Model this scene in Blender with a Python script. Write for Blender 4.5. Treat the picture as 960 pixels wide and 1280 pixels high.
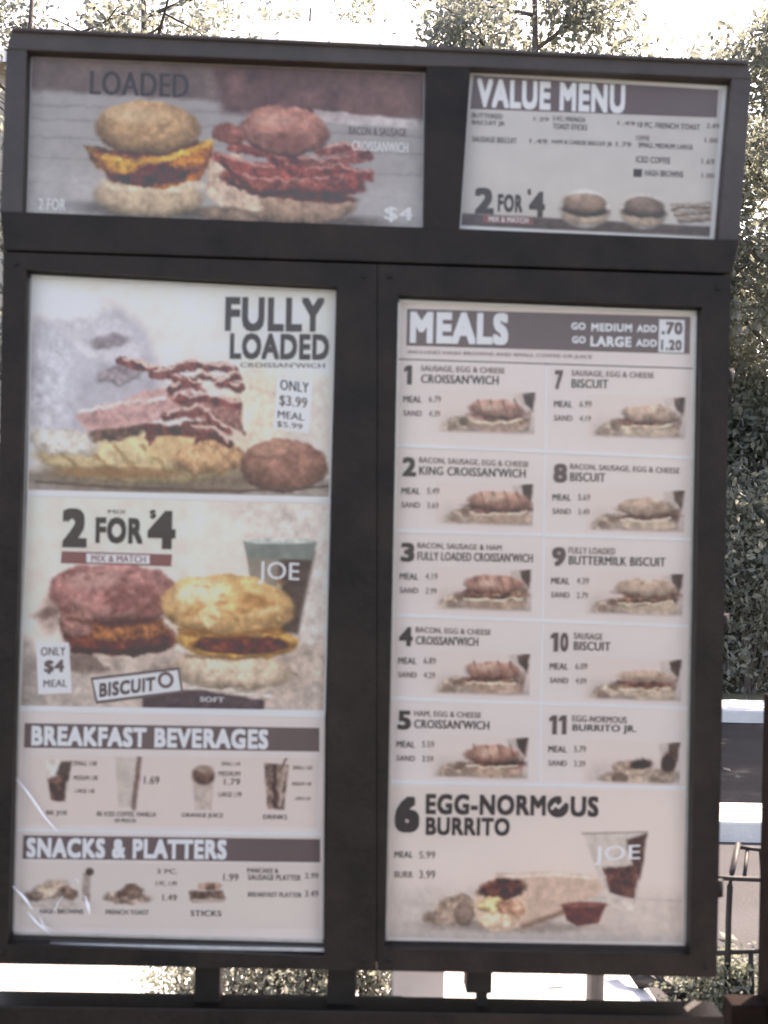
import bpy, bmesh, math, random
import numpy as np
from mathutils import Vector, Matrix

for o in list(bpy.data.objects):
    bpy.data.objects.remove(o, do_unlink=True)
scene = bpy.context.scene
COL = scene.collection

# ------------------------------------------------------------------ camera
F = 2000.0                       # focal length in photo pixels (960 x 1280)
CAM = Vector((0.0, 0.0, 1.4))
YAW, PITCH, ROLL = math.radians(1.4), math.radians(0.8), 0.025
r0 = Vector((math.cos(YAW), -math.sin(YAW), 0))
FWD = Vector((math.sin(YAW) * math.cos(PITCH), math.cos(YAW) * math.cos(PITCH), math.sin(PITCH)))
u0 = r0.cross(FWD)
RGT = r0 * math.cos(ROLL) + u0 * math.sin(ROLL)
UPV = u0 * math.cos(ROLL) - r0 * math.sin(ROLL)
cd = bpy.data.cameras.new('camera')
cam = bpy.data.objects.new('camera', cd)
COL.objects.link(cam)
M3 = Matrix((RGT, UPV, -FWD)).transposed()
cam.matrix_world = Matrix.Translation(CAM) @ M3.to_4x4()
cd.sensor_fit = 'VERTICAL'
cd.sensor_height = 24.0
cd.lens = F / 1280.0 * 24.0
cd.clip_start, cd.clip_end = 0.05, 600
cd.dof.use_dof = True            # phone focused on the trees, the board is a touch soft
cd.dof.focus_distance = 16.0
cd.dof.aperture_fstop = 37.5 / 7.3
scene.camera = cam

# ------------------------------------------------------------------ sky, sun, exposure
SUN_EL, SUN_AZ = math.radians(48), math.radians(32)      # azimuth from +Y towards +X
w = bpy.data.worlds.new('World')
scene.world = w
w.use_nodes = True
nt = w.node_tree
bg = nt.nodes['Background']
sky = nt.nodes.new('ShaderNodeTexSky')
sky.sky_type = 'NISHITA'
sky.sun_disc = False
sky.sun_elevation = SUN_EL
sky.sun_rotation = SUN_AZ
sky.air_density = 1.0
sky.dust_density = 2.0
sky.ozone_density = 0.6
nt.links.new(sky.outputs[0], bg.inputs[0])
bg.inputs[1].default_value = 0.12
sd = bpy.data.lights.new('sun', 'SUN')
sd.energy = 3.6
sd.angle = math.radians(0.5)
sd.color = (1.0, 0.94, 0.87)
sun = bpy.data.objects.new('sun', sd)
COL.objects.link(sun)
sdir = Vector((math.sin(SUN_AZ) * math.cos(SUN_EL), math.cos(SUN_AZ) * math.cos(SUN_EL), math.sin(SUN_EL)))
sun.rotation_euler = (-sdir).to_track_quat('-Z', 'Y').to_euler()
sun.location = (0, 10, 30)
scene.view_settings.view_transform = 'Standard'
scene.view_settings.look = 'None'
scene.view_settings.exposure = 2.53
scene.view_settings.gamma = 1.0
scene.view_settings.use_white_balance = True      # the phone's warm balance
scene.view_settings.white_balance_temperature = 7700
scene.view_settings.white_balance_tint = 22


# ------------------------------------------------------------------ helpers
def U(px, py, Y):
    """Photo pixel -> point on the vertical plane y = Y."""
    d = FWD + RGT * ((px - 480.0) / F) - UPV * ((py - 640.0) / F)
    return CAM + d * (Y / d.y)


def Ug(px, py, z=0.0):
    """Photo pixel -> point on the ground."""
    d = FWD + RGT * ((px - 480.0) / F) - UPV * ((py - 640.0) / F)
    return CAM + d * ((z - CAM.z) / d.z)


UA = [np.array(v) for v in (FWD, RGT, UPV, CAM)]


def Uarr(X, Y_, depth):
    d = UA[0] + UA[1] * ((X - 480.0) / F)[..., None] - UA[2] * ((Y_ - 640.0) / F)[..., None]
    return UA[3] + d * (depth / d[..., 1:2])


def s2l(c):
    c = np.asarray(c, dtype=float) / 255.0
    return np.where(c <= 0.04045, c / 12.92, ((c + 0.055) / 1.055) ** 2.4)


def ink(c):
    """Printed colour as seen in the photograph -> base colour of the print."""
    return np.clip((s2l(c) - 0.022) * 1.55, 0.01, 0.86)


def thing(name, label, cat, loc, group=None):
    o = bpy.data.objects.new(name, None)
    o.empty_display_size = 0.1
    COL.objects.link(o)
    o.location = loc
    tag(o, label, cat, group)
    return o


def tag(o, label, cat, group=None):
    o['label'] = label
    o['category'] = cat
    if group:
        o['group'] = group
    return o


def root_of(o):
    while o.parent:
        o = o.parent
    return o


def link(name, me, mat, parent=None, smooth=False):
    """Mesh in world coordinates -> object; below a thing its vertices become local to it."""
    o = bpy.data.objects.new(name, me)
    COL.objects.link(o)
    if mat:
        me.materials.append(mat)
    if parent:
        o.parent = parent
        me.transform(Matrix.Translation(-root_of(parent).location))
    if smooth:
        me.polygons.foreach_set('use_smooth', [True] * len(me.polygons))
    return o


def from_bm(name, bm, mat, parent=None, smooth=False):
    me = bpy.data.meshes.new(name)
    bm.to_mesh(me)
    bm.free()
    return link(name, me, mat, parent, smooth)


def prism(name, pts, Y0, Y1, mat, parent=None, bevel=0.0):
    """Pixel outline on the plane y = Y0 extruded straight back to y = Y1."""
    bm = bmesh.new()
    a = []
    for p in pts:
        v = U(p[0], p[1], p[2] if len(p) > 2 else Y0)
        a.append(bm.verts.new((v.x, Y0, v.z)))
    b = [bm.verts.new((v.co.x, Y1, v.co.z)) for v in a]
    n = len(a)
    bm.faces.new(a)
    bm.faces.new(b[::-1])
    for i in range(n):
        bm.faces.new((a[i], b[i], b[(i + 1) % n], a[(i + 1) % n]))
    bmesh.ops.recalc_face_normals(bm, faces=bm.faces)
    if bevel:
        bmesh.ops.bevel(bm, geom=list(bm.edges), offset=bevel, segments=2, affect='EDGES', profile=0.6)
    return from_bm(name, bm, mat, parent)


def box(name, x0, x1, y0, y1, z0, z1, mat, parent=None, bevel=0.0):
    bm = bmesh.new()
    add_box(bm, x0, x1, y0, y1, z0, z1)
    if bevel:
        bmesh.ops.bevel(bm, geom=list(bm.edges), offset=bevel, segments=2, affect='EDGES', profile=0.6)
    return from_bm(name, bm, mat, parent)


def add_box(bm, x0, x1, y0, y1, z0, z1):
    v = [bm.verts.new((x, y, z)) for z in (z0, z1) for y in (y0, y1) for x in (x0, x1)]
    for f in ((0, 2, 3, 1), (4, 5, 7, 6), (0, 1, 5, 4), (2, 6, 7, 3), (0, 4, 6, 2), (1, 3, 7, 5)):
        bm.faces.new([v[i] for i in f])


def add_tube(bm, pts, radii, seg=10, cap=True):
    pts = [Vector(p) for p in pts]
    rings = []
    for i, p in enumerate(pts):
        t = (pts[min(i + 1, len(pts) - 1)] - pts[max(i - 1, 0)]).normalized()
        a = t.cross(Vector((0.123, 0.321, 0.94)))
        if a.length < 1e-3:
            a = t.cross(Vector((1, 0, 0)))
        a.normalize()
        b = t.cross(a)
        r = radii[i] if isinstance(radii, (list, tuple)) else radii
        rings.append([bm.verts.new(p + (a * math.cos(k * 2 * math.pi / seg) + b * math.sin(k * 2 * math.pi / seg)) * r) for k in range(seg)])
    for i in range(len(rings) - 1):
        for k in range(seg):
            bm.faces.new((rings[i][k], rings[i][(k + 1) % seg], rings[i + 1][(k + 1) % seg], rings[i + 1][k]))
    if cap:
        bm.faces.new(rings[0][::-1])
        bm.faces.new(rings[-1])


# ------------------------------------------------------------------ materials
def mat(name, col, rough=0.6, var=0.0, scale=20.0, bump=0.0, metal=0.0, spec=0.5, col2=None, detail=6.0, bscale=None):
    m = bpy.data.materials.new(name)
    m.use_nodes = True
    t = m.node_tree
    b = t.nodes['Principled BSDF']
    b.inputs['Roughness'].default_value = rough
    b.inputs['Metallic'].default_value = metal
    b.inputs['Specular IOR Level'].default_value = spec
    b.inputs['Base Color'].default_value = (*col, 1)
    if var or col2:
        tc = t.nodes.new('ShaderNodeTexCoord')
        n = t.nodes.new('ShaderNodeTexNoise')
        n.inputs['Scale'].default_value = scale
        n.inputs['Detail'].default_value = detail
        n.inputs['Roughness'].default_value = 0.65
        t.links.new(tc.outputs['Object'], n.inputs['Vector'])
        r = t.nodes.new('ShaderNodeValToRGB')
        c2 = col2 if col2 else tuple(min(1, c * (1 + var)) for c in col)
        c1 = col if col2 else tuple(c * (1 - var) for c in col)
        r.color_ramp.elements[0].position = 0.33
        r.color_ramp.elements[1].position = 0.68
        r.color_ramp.elements[0].color = (*c1, 1)
        r.color_ramp.elements[1].color = (*c2, 1)
        t.links.new(n.outputs['Fac'], r.inputs['Fac'])
        t.links.new(r.outputs['Color'], b.inputs['Base Color'])
        mr = t.nodes.new('ShaderNodeMapRange')
        mr.inputs['To Min'].default_value = max(0.02, rough - 0.12)
        mr.inputs['To Max'].default_value = min(1, rough + 0.12)
        t.links.new(n.outputs['Fac'], mr.inputs['Value'])
        t.links.new(mr.outputs[0], b.inputs['Roughness'])
        if bump:
            n2 = t.nodes.new('ShaderNodeTexNoise')
            n2.inputs['Scale'].default_value = bscale or scale * 3
            n2.inputs['Detail'].default_value = 5
            t.links.new(tc.outputs['Object'], n2.inputs['Vector'])
            bp = t.nodes.new('ShaderNodeBump')
            bp.inputs['Strength'].default_value = bump
            bp.inputs['Distance'].default_value = 0.01
            t.links.new(n2.outputs['Fac'], bp.inputs['Height'])
            t.links.new(bp.outputs[0], b.inputs['Normal'])
    return m


def leaf_mat(name, col, col2):
    m = mat(name, col, 0.5, col2=col2, scale=1.6, detail=3)
    t = m.node_tree
    b = t.nodes['Principled BSDF']
    tr = t.nodes.new('ShaderNodeBsdfTranslucent')
    tr.inputs[0].default_value = (col2[0] * 2.0, col2[1] * 2.0, col2[2] * 1.8, 1)
    mx = t.nodes.new('ShaderNodeMixShader')
    mx.inputs[0].default_value = 0.42
    t.links.new(b.outputs[0], mx.inputs[1])
    t.links.new(tr.outputs[0], mx.inputs[2])
    t.links.new(mx.outputs[0], t.nodes['Material Output'].inputs[0])
    return m


def print_mat():
    m = bpy.data.materials.new('printed_picture')
    m.use_nodes = True
    t = m.node_tree
    b = t.nodes['Principled BSDF']
    a = t.nodes.new('ShaderNodeAttribute')
    a.attribute_name = 'print'
    t.links.new(a.outputs['Color'], b.inputs['Base Color'])
    b.inputs['Roughness'].default_value = 0.55
    return m


def pane_mat():
    """Clear, weathered acrylic: lets the print through, mirrors a little, slightly wavy."""
    m = bpy.data.materials.new('clear_acrylic')
    m.use_nodes = True
    t = m.node_tree
    t.nodes.remove(t.nodes['Principled BSDF'])
    tr = t.nodes.new('ShaderNodeBsdfTransparent')
    tr.inputs[0].default_value = (0.95, 0.945, 0.94, 1)
    gl = t.nodes.new('ShaderNodeBsdfGlossy')
    gl.inputs['Roughness'].default_value = 0.16
    fr = t.nodes.new('ShaderNodeFresnel')
    fr.inputs['IOR'].default_value = 1.34
    mx = t.nodes.new('ShaderNodeMixShader')
    tc = t.nodes.new('ShaderNodeTexCoord')
    n = t.nodes.new('ShaderNodeTexNoise')
    n.inputs['Scale'].default_value = 3.0
    t.links.new(tc.outputs['Object'], n.inputs['Vector'])
    bp = t.nodes.new('ShaderNodeBump')
    bp.inputs['Strength'].default_value = 0.25
    bp.inputs['Distance'].default_value = 0.01
    t.links.new(n.outputs['Fac'], bp.inputs['Height'])
    t.links.new(bp.outputs[0], gl.inputs['Normal'])
    dif = t.nodes.new('ShaderNodeBsdfDiffuse')                 # dust and fine scratches, with a pinkish glare veil painted in
    dif.inputs[0].default_value = (0.68, 0.58, 0.55, 1)
    n2 = t.nodes.new('ShaderNodeTexNoise')
    n2.inputs['Scale'].default_value = 1.7
    n2.inputs['Detail'].default_value = 6
    t.links.new(tc.outputs['Object'], n2.inputs['Vector'])
    mr = t.nodes.new('ShaderNodeMapRange')
    mr.inputs['From Min'].default_value = 0.35
    mr.inputs['From Max'].default_value = 0.75
    mr.inputs['To Min'].default_value = 0.01
    mr.inputs['To Max'].default_value = 0.045
    t.links.new(n2.outputs['Fac'], mr.inputs['Value'])
    mx2 = t.nodes.new('ShaderNodeMixShader')
    t.links.new(mr.outputs[0], mx2.inputs[0])
    t.links.new(tr.outputs[0], mx2.inputs[1])
    t.links.new(dif.outputs[0], mx2.inputs[2])
    t.links.new(fr.outputs[0], mx.inputs[0])
    t.links.new(mx2.outputs[0], mx.inputs[1])
    t.links.new(gl.outputs[0], mx.inputs[2])
    t.links.new(mx.outputs[0], t.nodes['Material Output'].inputs[0])
    return m


M = {}
M['frame'] = mat('dark_powder_coat', (0.0145, 0.0098, 0.0075), 0.5, var=0.6, scale=9, bump=0.15, bscale=120, spec=0.2)
M['frame_side'] = mat('dark_sheet_metal', (0.013, 0.011, 0.01), 0.55, var=0.3, scale=6, spec=0.2)
M['hood'] = mat('flare_lifted_coat', (0.038, 0.03, 0.027), 0.6, var=0.45, scale=7, bump=0.2, bscale=90)  # frame coat lightened: lens flare over the header is put into the colour
M['alu'] = mat('brushed_aluminium', (0.55, 0.55, 0.54), 0.42, var=0.12, scale=40, metal=0.8)
M['paper'] = mat('white_card', tuple(ink((203, 189, 182))), 0.55, var=0.05, scale=4)
M['paper_cool'] = mat('cool_grey_card', tuple(ink((176, 178, 179))), 0.55, var=0.04, scale=4)
M['paper_white'] = mat('bright_white_card', tuple(ink((220, 212, 208))), 0.5, var=0.04, scale=5)
M['band'] = mat('brown_print', tuple(ink((92, 78, 77))), 0.55, var=0.08, scale=6)
M['ink'] = mat('dark_brown_ink', tuple(ink((52, 40, 40))), 0.55)
M['ink_soft'] = mat('soft_brown_ink', tuple(ink((92, 78, 76))), 0.55)
M['ink_num'] = mat('number_ink', tuple(ink((82, 68, 68))), 0.55)
M['ink_white'] = mat('white_ink', tuple(ink((218, 206, 202))), 0.55)
M['ink_red'] = mat('red_brown_ink', tuple(ink((122, 78, 76))), 0.55)
M['print'] = print_mat()
M['pane'] = pane_mat()
M['scuff'] = mat('whitened_scuff', (0.8, 0.8, 0.8), 0.6)

# ------------------------------------------------------------------ painting of printed pictures
_rng = np.random.RandomState(7)
_tab = _rng.rand(256, 256)


def vnoise(X, Y, s, seed=0):
    x, y = X / s + seed * 17.31, Y / s + seed * 9.77
    xi, yi = np.floor(x).astype(int), np.floor(y).astype(int)
    fx, fy = x - xi, y - yi
    fx, fy = fx * fx * (3 - 2 * fx), fy * fy * (3 - 2 * fy)
    g = lambda a, b: _tab[a & 255, b & 255]
    return (g(xi, yi) * (1 - fx) + g(xi + 1, yi) * fx) * (1 - fy) + (g(xi, yi + 1) * (1 - fx) + g(xi + 1, yi + 1) * fx) * fy


def fbm(X, Y, s, seed=0):
    return (vnoise(X, Y, s, seed) * 0.5 + vnoise(X, Y, s / 2.1, seed + 3) * 0.3 + vnoise(X, Y, s / 4.3, seed + 5) * 0.2)


class Pic:
    """A printed picture: a fine grid over a pixel quad of the board, one colour per vertex."""

    def __init__(self, quad, base, step=1.5):
        (ax, ay), (bx, by), (cx, cy), (dx, dy) = quad
        wpx = max(math.hypot(bx - ax, by - ay), math.hypot(cx - dx, cy - dy))
        hpx = max(math.hypot(dx - ax, dy - ay), math.hypot(cx - bx, cy - by))
        self.nx, self.ny = max(3, int(wpx / step)), max(3, int(hpx / step))
        s, t = np.meshgrid(np.linspace(0, 1, self.nx), np.linspace(0, 1, self.ny))
        self.X = ax * (1 - s) * (1 - t) + bx * s * (1 - t) + cx * s * t + dx * (1 - s) * t
        self.Y = ay * (1 - s) * (1 - t) + by * s * (1 - t) + cy * s * t + dy * (1 - s) * t
        self.s, self.t = s, t
        self.img = np.ones(self.X.shape + (3,)) * np.array(base, float)
        self.seed = 0

    def _put(self, d, col, soft, tex, ts, alpha, grad=0.0, gv=None, rim=None):
        self.seed += 1
        m = np.clip(0.5 - d / max(soft, 0.6), 0, 1)
        m = (m * m * (3 - 2 * m) * alpha)[..., None]
        k = 1 + tex * 2 * (fbm(self.X, self.Y, ts, self.seed) - 0.5) * 1.6 + tex * 1.3 * (fbm(self.X, self.Y, 5.0, self.seed + 11) - 0.5)
        if rim is not None:
            k = k * rim
        if gv is not None:
            k = k * (1 - grad * np.clip(gv, -1, 1))
        c = np.array(col, float) * k[..., None]
        self.img = self.img * (1 - m) + np.clip(c, 12, 250) * m

    def _warp(self, w, ws):
        if not w:
            return self.X, self.Y
        self.seed += 1
        return (self.X + w * 2 * (fbm(self.X, self.Y, ws, self.seed) - 0.5),
                self.Y + w * 2 * (fbm(self.X, self.Y, ws, self.seed + 40) - 0.5))

    def ell(self, cx, cy, rx, ry, col, rot=0, soft=3, warp=3, ws=14, tex=0.12, ts=9, alpha=1, grad=0.0, rim=None):
        X, Y = self._warp(warp, ws)
        c, s = math.cos(math.radians(rot)), math.sin(math.radians(rot))
        u, v = (X - cx) * c + (Y - cy) * s, -(X - cx) * s + (Y - cy) * c
        q = np.sqrt((u / rx) ** 2 + (v / ry) ** 2)
        if rim is None:
            rim = 0.3 if (alpha == 1 and tex >= 0.12 and min(rx, ry) > 9) else 0.0
        rv = 1.06 - rim * np.clip(q, 0, 1.1) ** 3.5 * (0.55 + 0.45 * np.clip(v / ry + 0.3, -1, 1)) if rim else None
        self._put((q - 1) * min(rx, ry), col, soft, tex, ts, alpha, grad, v / ry, rv)
        return self

    def poly(self, pts, col, soft=2, warp=2, ws=14, tex=0.1, ts=9, alpha=1):
        X, Y = self._warp(warp, ws)
        d = np.full(X.shape, 1e9)
        inside = np.zeros(X.shape, bool)
        n = len(pts)
        for i in range(n):
            (x1, y1), (x2, y2) = pts[i], pts[(i + 1) % n]
            ex, ey = x2 - x1, y2 - y1
            L = ex * ex + ey * ey + 1e-9
            tt = np.clip(((X - x1) * ex + (Y - y1) * ey) / L, 0, 1)
            d = np.minimum(d, np.hypot(X - x1 - tt * ex, Y - y1 - tt * ey))
            cr = ((y1 > Y) != (y2 > Y)) & (X < ex * (Y - y1) / (ey if abs(ey) > 1e-9 else 1e-9) + x1)
            inside ^= cr
        self._put(np.where(inside, -d, d), col, soft, tex, ts, alpha)
        return self

    def line(self, pts, wd, col, soft=2, warp=1.5, ws=10, tex=0.1, alpha=1):
        X, Y = self._warp(warp, ws)
        d = np.full(X.shape, 1e9)
        for (x1, y1), (x2, y2) in zip(pts[:-1], pts[1:]):
            ex, ey = x2 - x1, y2 - y1
            tt = np.clip(((X - x1) * ex + (Y - y1) * ey) / (ex * ex + ey * ey + 1e-9), 0, 1)
            d = np.minimum(d, np.hypot(X - x1 - tt * ex, Y - y1 - tt * ey))
        self._put(d - wd / 2, col, soft, tex, 8, alpha)
        return self

    def sat(self, c, k=0.8):
        c = np.clip(190 + (c - 190) * 1.22, 10, 245)
        g_ = c.mean(-1, keepdims=True)
        return (g_ + (c - g_) * k) * np.array([1.03, 1.0, 0.97])

    def mottle(self, amp, s):
        self.img *= (1 + amp * 2 * (fbm(self.X, self.Y, s, 91) - 0.5))[..., None]
        return self

    def build(self, name, depth, parent):
        P = Uarr(self.X, self.Y, depth).reshape(-1, 3)
        nx, ny = self.nx, self.ny
        i = np.arange(nx * ny).reshape(ny, nx)
        q = np.stack([i[:-1, :-1], i[1:, :-1], i[1:, 1:], i[:-1, 1:]], -1).reshape(-1, 4)
        me = grid_mesh(name, P, q)
        at = me.color_attributes.new('print', 'FLOAT_COLOR', 'POINT')
        c = np.ones((nx * ny, 4), np.float32)
        c[:, :3] = ink(self.sat(self.img.reshape(-1, 3)))
        at.data.foreach_set('color', c.ravel())
        return link(name, me, M['print'], parent)


def grid_mesh(name, P, q):
    me = bpy.data.meshes.new(name)
    me.vertices.add(len(P))
    me.vertices.foreach_set('co', np.ascontiguousarray(P, dtype=np.float32).ravel())
    n = q.shape[1]
    me.loops.add(q.size)
    me.loops.foreach_set('vertex_index', np.ascontiguousarray(q, dtype=np.int32).ravel())
    me.polygons.add(len(q))
    me.polygons.foreach_set('loop_start', np.arange(0, q.size, n, dtype=np.int32))
    me.update(calc_edges=True)
    me.validate()
    return me


# ------------------------------------------------------------------ lettering
_font_ob = None


def glyphs(s, bold):
    global _font_ob
    if _font_ob is None:
        fc = bpy.data.curves.new('lettering', 'FONT')
        fc.resolution_u = 3
        _font_ob = bpy.data.objects.new('lettering', fc)
        COL.objects.link(_font_ob)
    fc = _font_ob.data
    fc.body = s
    fc.space_character = 1.0 + bold * 2.2
    dg = bpy.context.evaluated_depsgraph_get()
    dg.update()
    return bpy.data.meshes.new_from_object(_font_ob.evaluated_get(dg), depsgraph=dg)


def text(s, x0, x1, y0, y1, depth, m, parent, bold=0.03, slope=0.04, lean=-0.022, name='lettering'):
    """Word set into the pixel box x0..x1, y0..y1 (at its left end), on the plane y = depth."""
    if name == 'lettering' and len(s) > 3:
        y0 = max(y0, y1 - (x1 - x0) / len(s) * 2.1)
    me = glyphs(s, bold)
    n = len(me.vertices)
    if not n:
        return None
    co = np.zeros(n * 3, np.float32)
    me.vertices.foreach_get('co', co)
    co = co.reshape(-1, 3)
    # heavier strokes: the word printed several times, a hair apart
    w_ = bold * 0.9
    if bold >= 0.04:
        sh = [(0, 0), (-w_, 0), (w_, 0), (0, -w_), (0, w_), (-w_, -w_), (w_, w_), (-w_, w_), (w_, -w_)]
    else:
        sh = [(0, 0), (-w_, 0), (w_, 0)]
    polys = [tuple(f.vertices) for f in me.polygons]
    k_ = len(sh)
    co = np.concatenate([co + np.array([dx, dy, 0], np.float32) for dx, dy in sh])
    lay = np.repeat(np.arange(k_), n) * 0.00004
    bpy.data.meshes.remove(me)
    me = bpy.data.meshes.new(name)
    me.from_pydata([(0, 0, 0)] * (n * k_), [], [tuple(v_ + j * n for v_ in f) for j in range(k_) for f in polys])
    a, b = co.min(0), co.max(0)
    u = (co[:, 0] - a[0]) / max(b[0] - a[0], 1e-6)
    v = (co[:, 1] - a[1]) / max(b[1] - a[1], 1e-6)
    h = y1 - y0
    X = x0 + (x1 - x0) * u - lean * h * v * 1.0
    Y = y1 - h * v + slope * (X - x0)
    P = Uarr(X.astype(float), Y.astype(float), depth)
    P[:, 1] -= lay
    me.vertices.foreach_set('co', P.astype(np.float32).ravel())
    me.update()
    return link(name, me, M[m], parent)


def quad_print(name, pts, depth, m, parent):
    me = bpy.data.meshes.new(name)
    me.from_pydata([tuple(U(x, y, depth)) for x, y in pts], [], [tuple(range(len(pts)))[::-1]])
    return link(name, me, M[m], parent)


def digits(num, x0, x1, y0, y1, m, parent):
    """Heavy numerals; the 1 has a flag."""
    st_ = str(num)
    w_ = (x1 - x0 - 2 * (len(st_) - 1)) / len(st_)
    for i_, c_ in enumerate(st_):
        a_ = x0 + i_ * (w_ + 2)
        if c_ == '1':
            h_ = y1 - y0
            ww = min(w_, 10.0)
            quad_print('number', [(a_ + ww * 0.42, y0), (a_ + ww, y0 + 0.2), (a_ + ww - 0.5, y1), (a_ + ww * 0.42 - 0.5, y1), (a_ + ww * 0.42, y0 + h_ * 0.28), (a_, y0 + h_ * 0.33), (a_, y0 + h_ * 0.16)], D3, m, parent)
        else:
            text(c_, a_, a_ + w_, y0, y1, D3, m, parent, 0.045, 0.02, name='number')


# ------------------------------------------------------------------ the setting: ground, lanes, kerbs
M['asphalt'] = mat('dark_asphalt', (0.021, 0.02, 0.02), 0.85, var=0.35, scale=3, bump=0.5, bscale=60, spec=0.08)
M['asphalt_old'] = mat('worn_pale_asphalt', (0.055, 0.054, 0.054), 0.9, var=0.16, scale=2.2, bump=0.5, bscale=70, spec=0.08)
M['concrete'] = mat('pale_concrete', (0.55, 0.53, 0.5), 0.85, var=0.12, scale=2.5, bump=0.3, bscale=60)
M['soil'] = mat('brown_mulch', (0.09, 0.065, 0.05), 0.95, var=0.5, scale=26, bump=0.9, bscale=40)
M['grassy'] = mat('dry_grass_ground', (0.09, 0.085, 0.045), 0.95, var=0.4, scale=5, bump=0.8, bscale=40)


def sheet(name, x0, x1, y0, y1, z, m):
    me = bpy.data.meshes.new(name)
    me.from_pydata([(x0, y0, z), (x1, y0, z), (x1, y1, z), (x0, y1, z)], [], [(0, 1, 2, 3)])
    o = link(name, me, M[m])
    o['kind'] = 'structure'
    return o


def slab(name, x0, x1, y0, y1, z0, z1, m):
    o = box(name, x0, x1, y0, y1, z0, z1, M[m], bevel=0.012)
    o['kind'] = 'structure'
    return o


sheet('ground', -220, 220, -120, 320, 0.0, 'grassy')
sheet('drive_lane', -40, 40, -3.2, 2.1, 0.004, 'asphalt_old')
slab('kerb', -40, 40, 2.1, 2.25, -0.1, 0.13, 'concrete')
sheet('planting_bed', -40, 40, 2.25, 4.05, 0.006, 'soil')
sheet('concrete_apron', -6, 0.98, 4.05, 5.7, 0.008, 'concrete')
sheet('parking_lane', -40, 40, 4.0, 7.45, 0.004, 'asphalt_old')
slab('pavement', -40, 40, 7.45, 8.0, -0.1, 0.1, 'concrete')
sheet('road', -40, 40, 8.0, 12.4, 0.004, 'asphalt')
slab('far_pavement', -40, 40, 12.4, 13.25, -0.1, 0.1, 'concrete')

# ------------------------------------------------------------------ the menu board
YS = 3.0            # front of the printed sheets
YR = 2.962          # front of the frame rails
YP = 2.985          # clear covers
board = thing('menu_board', 'dark framed drive-through menu board with four glazed panels on posts', 'menu board', U(450, 1262, 3.1) * 1)
board.location.z = 0.0

HO = [(14, 36), (935, 78), (916, 341.5), (4, 312.5)]
HI_L = [(38, 70), (532, 90), (529, 289), (32, 270)]
HI_R = [(586.5, 91), (909, 105), (892.5, 303.5), (573, 290.5)]
LO = [(4, 315), (471.2, 330.5), (470.6, 1213.5), (-14, 1205)]
LI = [(38, 341), (421, 362), (405, 1189), (15, 1174)]
RO = [(472.2, 330.5), (914, 345), (896, 1222), (471.6, 1213.5)]
RI = [(497, 372), (872, 387), (857, 1187), (481, 1179)]


def inset(q, e):
    cx, cy = sum(p[0] for p in q) / 4, sum(p[1] for p in q) / 4
    return [(x + (e if x < cx else -e), y + (e if y < cy else -e)) for x, y in q]


prism('back_panel', inset([HO[0], HO[1], RO[2], LO[3]], 12), YS + 0.19, YS + 0.21, M['frame_side'], board)
header = prism('header_cabinet', inset(HO, 3), YS + 0.0024, YS + 0.24, M['hood'], board, 0.004)
doorL = prism('door', inset(LO, 3), YS + 0.0024, YS + 0.2, M['frame_side'], board, 0.003)
doorR = prism('door', inset(RO, 3), YS + 0.0024, YS + 0.2, M['frame_side'], board, 0.003)


def ring(o, i, parent, m, Y0=YR, Y1=YS + 0.02, names=('top_rail', 'stile', 'bottom_rail', 'stile')):
    for k in range(4):
        j = (k + 1) % 4
        prism(names[k], [o[k], o[j], (*i[j], YS), (*i[k], YS)], Y0, Y1, m, parent)


# header frame: top and bottom rails run through, three stiles between them
TLI, TRI, BLI, BRI = (12.9, 69, YS), (933.2, 106, YS), (5.4, 269, YS), (918.4, 304.5, YS)
HL, HR = [(*c_, YS) for c_ in HI_L], [(*c_, YS) for c_ in HI_R]
prism('top_rail', [HO[0], HO[1], TRI, HR[1], HR[0], HL[1], HL[0], TLI], YR, YS + 0.02, M['hood'], header, 0.002)
prism('bottom_rail', [BLI, HL[3], HL[2], HR[3], HR[2], BRI, HO[2], HO[3]], YR, YS + 0.02, M['frame'], header, 0.002)
prism('stile', [TLI, HL[0], HL[3], BLI], YR + 0.002, YS + 0.02, M['hood'], header)
prism('stile', [HL[1], HR[0], HR[3], HL[2]], YR + 0.002, YS + 0.02, M['frame'], header)
prism('stile', [HR[1], TRI, BRI, HR[2]], YR + 0.002, YS + 0.02, M['hood'], header)
ring(LO, LI, doorL, M['frame'])
ring(RO, RI, doorR, M['frame'])


def pane(q, parent):
    """Thin acrylic sheet set in the rails, bowed a few millimetres."""
    q = inset(q, -3)
    n = 14
    s, t = np.meshgrid(np.linspace(0, 1, n), np.linspace(0, 1, n))
    g = lambda k: (q[0][k] * (1 - s) * (1 - t) + q[1][k] * s * (1 - t) + q[2][k] * s * t + q[3][k] * (1 - s) * t)
    P = Uarr(g(0), g(1), YP)
    P[..., 1] -= 0.006 * np.sin(np.pi * s) * np.sin(np.pi * t)
    i = np.arange(n * n).reshape(n, n)
    f = np.stack([i[:-1, :-1], i[1:, :-1], i[1:, 1:], i[:-1, 1:]], -1).reshape(-1, 4)
    return link('cover_pane', grid_mesh('cover_pane', P.reshape(-1, 3), f), M['pane'], parent, smooth=True)


pane(HI_L, header)
pane(HI_R, header)
paneL = pane(LI, doorL)
pane(RI, doorR)


def trim(pts, parent, wd=2.6, Y=YS - 0.004):
    (x0, y0), (x1, y1) = pts
    L = math.hypot(x1 - x0, y1 - y0)
    nx, ny = -(y1 - y0) / L * wd / 2, (x1 - x0) / L * wd / 2
    prism('trim_strip', [(x0 + nx, y0 + ny), (x1 + nx, y1 + ny), (x1 - nx, y1 - ny), (x0 - nx, y0 - ny)], Y, YS + 0.004, M['alu'], parent, 0.0006)


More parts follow.
